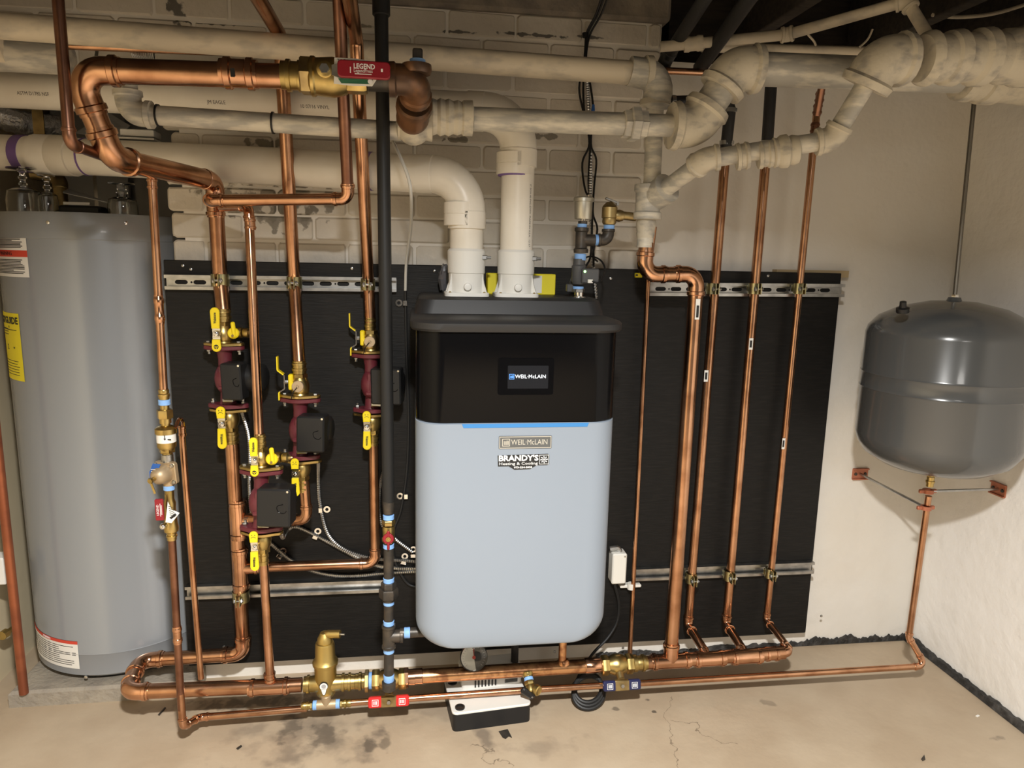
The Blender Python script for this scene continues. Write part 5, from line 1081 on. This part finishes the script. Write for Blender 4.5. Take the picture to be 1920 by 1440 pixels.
r = Thing('relief_valve', 'brass relief valve with a silver test lever left of the iron tee', 'valve', Lp(1142, 420))
r.part('body', MB().lathe(Lp(1142, 421), UP, [(0, .017), (.006, .0195), (.016, .0190), (.018, .0215), (.046, .0215), (.048, .019)], 22).lathe(Lp(1144, 404), X_, [(.012, .014), (.026, .017), (.036, .014), (.038, .010), (.070, .010)], 18), BRASSD)
r.part('bonnet', MB().lathe(Lp(1143, 387), UP, [(0, .020), (.008, .012), (.012, .008)], 18), BRASSD); lvp = Lp(1146, 376); r.part('test_lever', MB().box(lvp, .034, .010, .006, (1, 0, -.35), V((0, 1, 0)), (.35, 0, 1), bev=.001).box(lvp + V((.018, 0, -.008)), .006, .012, .010), STEEL)
rod(r, Lp(1166, 404), Lp(1192, 407), .0115, BRASSD, 'outlet_pipe')
# wire bundle down the wall
wb = Thing('wire_bundle', 'bundle of black control wires hanging down the wall right of the vent pipe', 'wires', P(1105, 480, .05))
wpts = [[(1140, -30, .1), (1122, 25, .05), (1103, 62, .02), (1097, 110, .02), (1094, 152, .02), (1095, 205, .02), (1105, 268, .02), (1092, 305, .02), (1097, 355, .03), (1109, 380, .05), (1110, 430, .08), (1107, 480, .1), (1098, 500, .12)],
        [(1148, -30, .1), (1128, 25, .05), (1106, 66, .02), (1099, 112, .02), (1107, 160, .02), (1112, 205, .02), (1108, 270, .02), (1118, 300, .02), (1114, 350, .03), (1112, 400, .05), (1120, 430, .08), (1112, 478, .1), (1120, 490, .14)],
        [(1135, -30, .1), (1118, 25, .05), (1100, 62, .02), (1096, 108, .02), (1086, 165, .02), (1095, 215, .02), (1106, 266, .02), (1104, 320, .02), (1104, 360, .02), (1112, 460, .06), (1113, 500, .1)]]
for q in wpts: wb.part('wire', MB().sweep(spline([P(*x) for x in q], 6), .0032, 7), BPLAS)
pts = spline([P(*x) for x in [(1101, 150, .016), (1104, 210, .016), (1107, 300, .016), (1107, 365, .03), (1109, 430, .05), (1112, 490, .06), (1118, 560, .055)]], 26)
wb.part('armoured_cable', MB().sweep(pts, [.0052 + .0011 * (-1) ** i for i in range(len(pts))], 8), STEEL); wb.part('tie', MB().cyl(P(1097, 70, .022), UP, .009, .012, 10), BPLAS); wb.part('wire_nut', MB().lathe(P(1112, 208, .03), UP, [(0, .006), (.018, .004)], 8), BLUEP)
# ================================================================== ARMOURED CABLES ON THE BOARD
CG = 'armoured cables on the board'
def mc(pts, label, r=.0058):
    p = spline([P(*q) for q in pts], 4); L = sum((p[i + 1] - p[i]).length for i in range(len(p) - 1)); n = int(L / .0032); out = []; k = 0; acc = 0
    for i in range(n):
        s_ = L * i / n
        while k < len(p) - 2 and acc + (p[k + 1] - p[k]).length < s_: acc += (p[k + 1] - p[k]).length; k += 1
        out.append(mid(p[k], p[k + 1], (s_ - acc) / max((p[k + 1] - p[k]).length, 1e-6)))
    single('armoured_cable', MB().sweep(out, [r * (1 + .13 * (-1) ** i) for i in range(len(out))], 8), STEEL, label, 'cable', CG)
mc([(446, 744, .12), (455, 775, .08), (466, 815, .066), (469, 860, .06), (468, 910, .058), (473, 965, .058), (490, 1000, .058), (515, 1025, .058), (548, 1052, .058), (590, 1072, .058), (645, 1080, .058), (720, 1075, .058), (790, 1071, .06)], 'silver armoured cable from the highest circulator looping lowest across the board')
mc([(594, 846, .2), (597, 865, .12), (597, 900, .066), (600, 945, .058), (614, 1000, .058), (645, 1030, .058), (690, 1045, .058), (740, 1050, .058), (790, 1053, .06)], 'silver armoured cable dropping from the middle circulator and curving right')
mc([(524, 980, .33), (529, 1005, .28), (532, 1006, .16), (538, 995, .08), (555, 988, .062), (590, 1003, .058), (640, 1030, .058), (690, 1055, .06), (735, 1065, .06), (790, 1066, .06)], 'silver armoured cable leaving the frontmost circulator and running under its neighbour')
mc([(718, 885, .062), (711, 925, .058), (713, 975, .058), (737, 1007, .058), (775, 1036, .06)], 'short silver armoured cable behind the black gas pipe')
def clip(px, py, rot, label):
    c = P(px, py, .056); u = V((math.cos(rot), 0, math.sin(rot))); w_ = OUT.cross(u); t = Thing('cable_clip', label, 'clip', c, 'metal cable clips on the board')
    t.part('loop', plate_mb([(.0105 * math.cos(2 * PI * i / 16), .0105 * math.sin(2 * PI * i / 16)) for i in range(16)], [[(.0052 * math.cos(2 * PI * i / 12), .0052 * math.sin(2 * PI * i / 12)) for i in range(12)]], c, u, w_, .002), CHROME)
    t.part('strap', MB().box(c + u * .0185 + OUT * .006, .012, .008, .016, u, V((0, 1, 0)), w_, bev=.001), CHROME)
for a in [(613, 955, PI, 'bright clip right of the cable below the middle circulator'), (596, 996, -2.0, 'bright clip above the cables beneath the frontmost circulator'), (531, 1033, -2.2, 'bright clip beside the lower valve of the frontmost circulator'),
          (748, 568, 0, 'bright clip on the thin grey tube near the top of the board'), (750, 930, 0, 'bright clip on the dark tube right of the gas pipe'), (759, 1043, -1.8, 'bright clip over the cables left of the boiler'), (775, 1030, -1.6, 'bright clip touching the left side of the boiler')]: clip(*a)
t = Thing('condensate_tube', 'thin pale tube looping over the vent pipe and down beside the boiler', 'tube', P(765, 560, .06))
t.part('pale_tube', MB().sweep(spline([P(735, 262, .30), P(752, 298, .355), P(766, 335, .358), P(771, 372, .33), P(770, 430, .18), P(762, 490, .08), P(760, 545, .056)], 8), .0042, 9), VINYL)
t.part('dark_tube', MB().sweep(spline([P(760, 545, .056), P(762, 650, .056), P(766, 780, .056), P(763, 880, .056), P(752, 955, .056), P(737, 1000, .056), P(740, 1050, .056), P(762, 1092, .056), P(786, 1102, .06)], 8), .0044, 9), BLACKP, label='dark lower length')
# ================================================================== RIGHT OF AND UNDER THE BOILER
j = P(1158, 1062, .075); t = Thing('junction_box', 'beige junction box half hidden at the right side of the boiler', 'junction box', P(1158, 1098, .07))
t.part('box', MB().box(j, .048, .045, .105, bev=.004), CLIPW); t.part('lid_screw', MB().cyl(j + V((.016, -.0225, .044)), OUT, .003, .002, 8), STEEL); t.part('conduit_elbow', MB().sweep(smooth_path([j + V((-.03, 0, .062)), j + V((.0, 0, .066)), j + V((.008, 0, .04))], .012), .009, 10), STEEL)
t = Thing('power_cord', 'black power cord curling from the junction box round to the floor', 'cord', P(1100, 1240, .15))
t.part('cord', MB().sweep(spline([P(1152, 1095, .08), P(1160, 1130, .07), P(1157, 1165, .07), P(1140, 1195, .08), P(1112, 1225, .1), P(1090, 1258, .14), P(1078, 1280, .16), P(1050, 1303, .17), P(1020, 1300, .18)], 8), .0048, 8), BLACKP)
ct_ = P(1104, 1268, .222); cb_ = P(1104, 1330, .298); cb_.z = max(cb_.z, .009); cc = mid(ct_, cb_); ca = (ct_ - cb_) / 2; t = Thing('cord_coil', 'coil of black tubing leaning behind the floor pipe', 'coil', cb_)
for k in range(3): ring = [cc + X_ * (math.sin(2 * PI * i / 28) * (.049 - .003 * k)) + ca * (math.cos(2 * PI * i / 28) * (1 - .06 * k)) + V((0, .004 * k, .005 * k)) for i in range(29)]; t.part('turn', MB().sweep(ring, .0068, 10), BLACKP)
t = Thing('pressure_gauge', 'round clear faced dial gauge under the boiler', 'gauge', P(888, 1262, .25))
gcn = P(888, 1231, .27); gd = V((.02, -1, .30)).normalized(); gu = X_; gw = gd.cross(gu); gw = gw if gw.z > 0 else -gw
t.part('case', MB().lathe(gcn - gd * .022, gd, [(0, .012), (.002, .030), (.020, .0395), (.026, .0405)], 32), BPLAS); t.part('stem', MB().cyl(gcn - gd * .012 - UP * .05, UP, .008, .04), BRASS)
df = t.part('dial', MB().lathe(gcn + gd * .0042, gd, [(0, .0375), (.0006, .0375)], 32), INK)
half = [gcn + gd * .005 + gu * (.036 * math.cos(a)) + gw * (.036 * math.sin(a)) for a in [.55 * PI + PI * 1.0 * i / 16 for i in range(17)]]; t.part('white_scale', MB().slab(half, gd, .0005), WHITEP, df)
tk = MB()
for i in range(21):
    an = -.25 * PI + 1.5 * PI * i / 20; u = gu * math.cos(an) + gw * math.sin(an); tk.box(gcn + gd * .0058 + u * .030, .007 if i % 5 == 0 else .004, .0003, .0009, u, -gd, gd.cross(u))
t.part('tick_marks', tk, mat('grey_marks', (.4, .4, .4), .5), df); t.part('needle', MB().box(gcn + gd * .0068 + gw * .010, .0016, .0005, .030, gu, -gd, gw).lathe(gcn + gd * .0064, gd, [(0, .005), (.002, .0045)], 12), INKR, df)
t.part('lens', MB().lathe(gcn + gd * .006, gd, [(0, .040), (.008, .039), (.012, .032), (.014, .018), (.0145, 0)], 32), GLASS)
t.part('rim', MB().lathe(gcn, gd, [(0, .0405), (.008, .0412), (.008, .0385), (.004, .0385)], 32, False), BPLAS)
dv = P(989, 1262, MD + .012); t = Thing('drain_cock', 'small brass drain cock with a black handle on the mottled manifold', 'valve', dv - UP * .05)
dn = V((.10, -.72, -.62)).normalized(); t.part('boss', MB().lathe(dv, dn, [(0, .018), (.006, .0175), (.010, .0145), (.012, .014)], 18), BRASS); tape(t, dv + dn * .018, dn, .0132, .010)
t.part('body', MB().hexa(dv + dn * .023, dn, .0155, .012).lathe(dv + dn * .034, dn, [(0, .012), (.008, .0145), (.020, .014), (.024, .010)], 18), BRASS)
hc = dv + dn * .042 + X_ * .006; t.part('hose_cap', MB().lathe(hc, V((.65, -.75, -.05)), [(0, .009), (.010, .009), (.011, .0155), (.024, .0158), (.026, .013), (.024, .009), (.024, 0)], 18), BRASS)
hn = dv + dn * .060; t.part('handle', MB().box(hn + V((-.012, -.004, .004)), .046, .012, .018, (1, 0, -.75), V((0, 1, 0)), (.75, 0, 1), bev=.004), BPLAS, label='black plastic handle'); t.part('handle_screw', MB().cyl(hn + V((0, -.008, -.004)), OUT, .003, .004, 8), STEEL)
# condensate pump
fl_ = ZP(849, 1373, 0); fr_ = ZP(995, 1353, 0); ux = (fr_ - fl_); Lx = ux.length; ux.normalize(); uy = UP.cross(ux)
def cp(a, b, z): return fl_ + ux * a + uy * b + UP * z
t = Thing('condensate_pump', 'white topped condensate pump with a black tank on the floor under the boiler', 'pump', cp(Lx / 2, .07, 0))
def cbox(a0, a1, b0, b1, z0, z1, bev, r=None): return MB().slab(rrect(cp((a0 + a1) / 2, (b0 + b1) / 2, z0), ux, uy, a1 - a0, b1 - b0, r or bev, 4), UP, z1 - z0, bev)
t.part('tank', cbox(0, Lx, 0, .19, 0, .054, .002, .014), BPLAS, label='black reservoir')
t.part('deck', cbox(-.001, Lx + .001, -.001, .191, .054, .060, .002, .014), PPW, label='white deck')
for a_, b_ in ((.024, .022), (.022, .150)): t.part('inlet_plug', MB().lathe(cp(a_, b_, .058), UP, [(0, .0145), (.006, .0145), (.006, .011), (.003, .011), (.003, 0)], 18), BPLAS)
hsg = t.part('motor_housing', cbox(.045, Lx - .002, .105, .185, .060, .118, .005, .01), PPW, label='white slotted motor housing')
for k in range(7): t.part('vent_slot', MB().box(cp(.085 + .0105 * k, .1045, .090), .0042, .004, .050, ux, uy, UP), INK, hsg)
t.part('side_plate', MB().box(cp(Lx - .036, .104, .100), .05, .003, .03, ux, uy, UP, bev=.0008), mat('grey_label', (.18, .18, .18), .5), hsg)
ln = MB()
for k in range(4): ln.box(cp(Lx - .036, .1035, .078 - .003 * k), .04, .001, .0015, ux, uy, UP)
t.part('fine_print', ln, INK, hsg)
single('metal_strip', MB().slab([ZP(935, 1372, 0), ZP(952, 1368, 0), ZP(960, 1384, 0), ZP(954, 1381, 0), ZP(948, 1386, 0), ZP(942, 1383, 0)], UP, .002), IRON, 'short dark metal scrap on the floor in front of the condensate pump', 'scrap')
# outlet strip plates
t = Thing('outlet_plate', 'tiny yellow connector plate at the top of the board below the thick elbow', 'connector', P(1196, 517, .05)); t.part('plate', MB().box(P(1197, 516, .056), .022, .010, .014, bev=.001), YPAPER); t.part('hole', MB().cyl(P(1194, 516, .062), OUT, .003, .002, 10), INK)

for i, (pts, m_, lab) in enumerate(((((296, 1341), (309, 1327), (311, 1328), (299, 1342)), IRON, 'thin black splinter lying on the floor under the left pipe bend'),
        (((1727, 1424), (1733, 1416), (1735, 1425), (1730, 1427)), IRON, 'small dark chip alone on the floor at lower right'),
        (((1829, 1343), (1833, 1341), (1837, 1343), (1833, 1345)), WHITEP, 'small white paint chip on the floor near the right wall'),
        (((443, 1404), (452, 1398), (454, 1400), (446, 1406)), IRON, 'tiny dark chip on the floor below the air separator'))):
    single('floor_chip', MB().slab([ZP(*q, .0005) for q in pts], UP, .003, .0008), m_, lab, 'chip')

bgc = P(833, 530, .10); bgc.z = ZT + .04; mb = MB(); mb.ball(bgc, 1, 14, 8); rnd = random.Random(3)
for i, q in enumerate(mb.v):
    d_ = q - bgc; k = 1 + rnd.uniform(-.22, .22); mb.v[i] = bgc + V((d_.x * .016 * k, d_.y * .018 * k, d_.z * .040 * k))
single('plastic_bag', mb, mat('grey_film', (.10, .10, .11), .15, 0, coat=.5), 'crumpled dark plastic bag behind the left vent adapter', 'bag', ang=20)
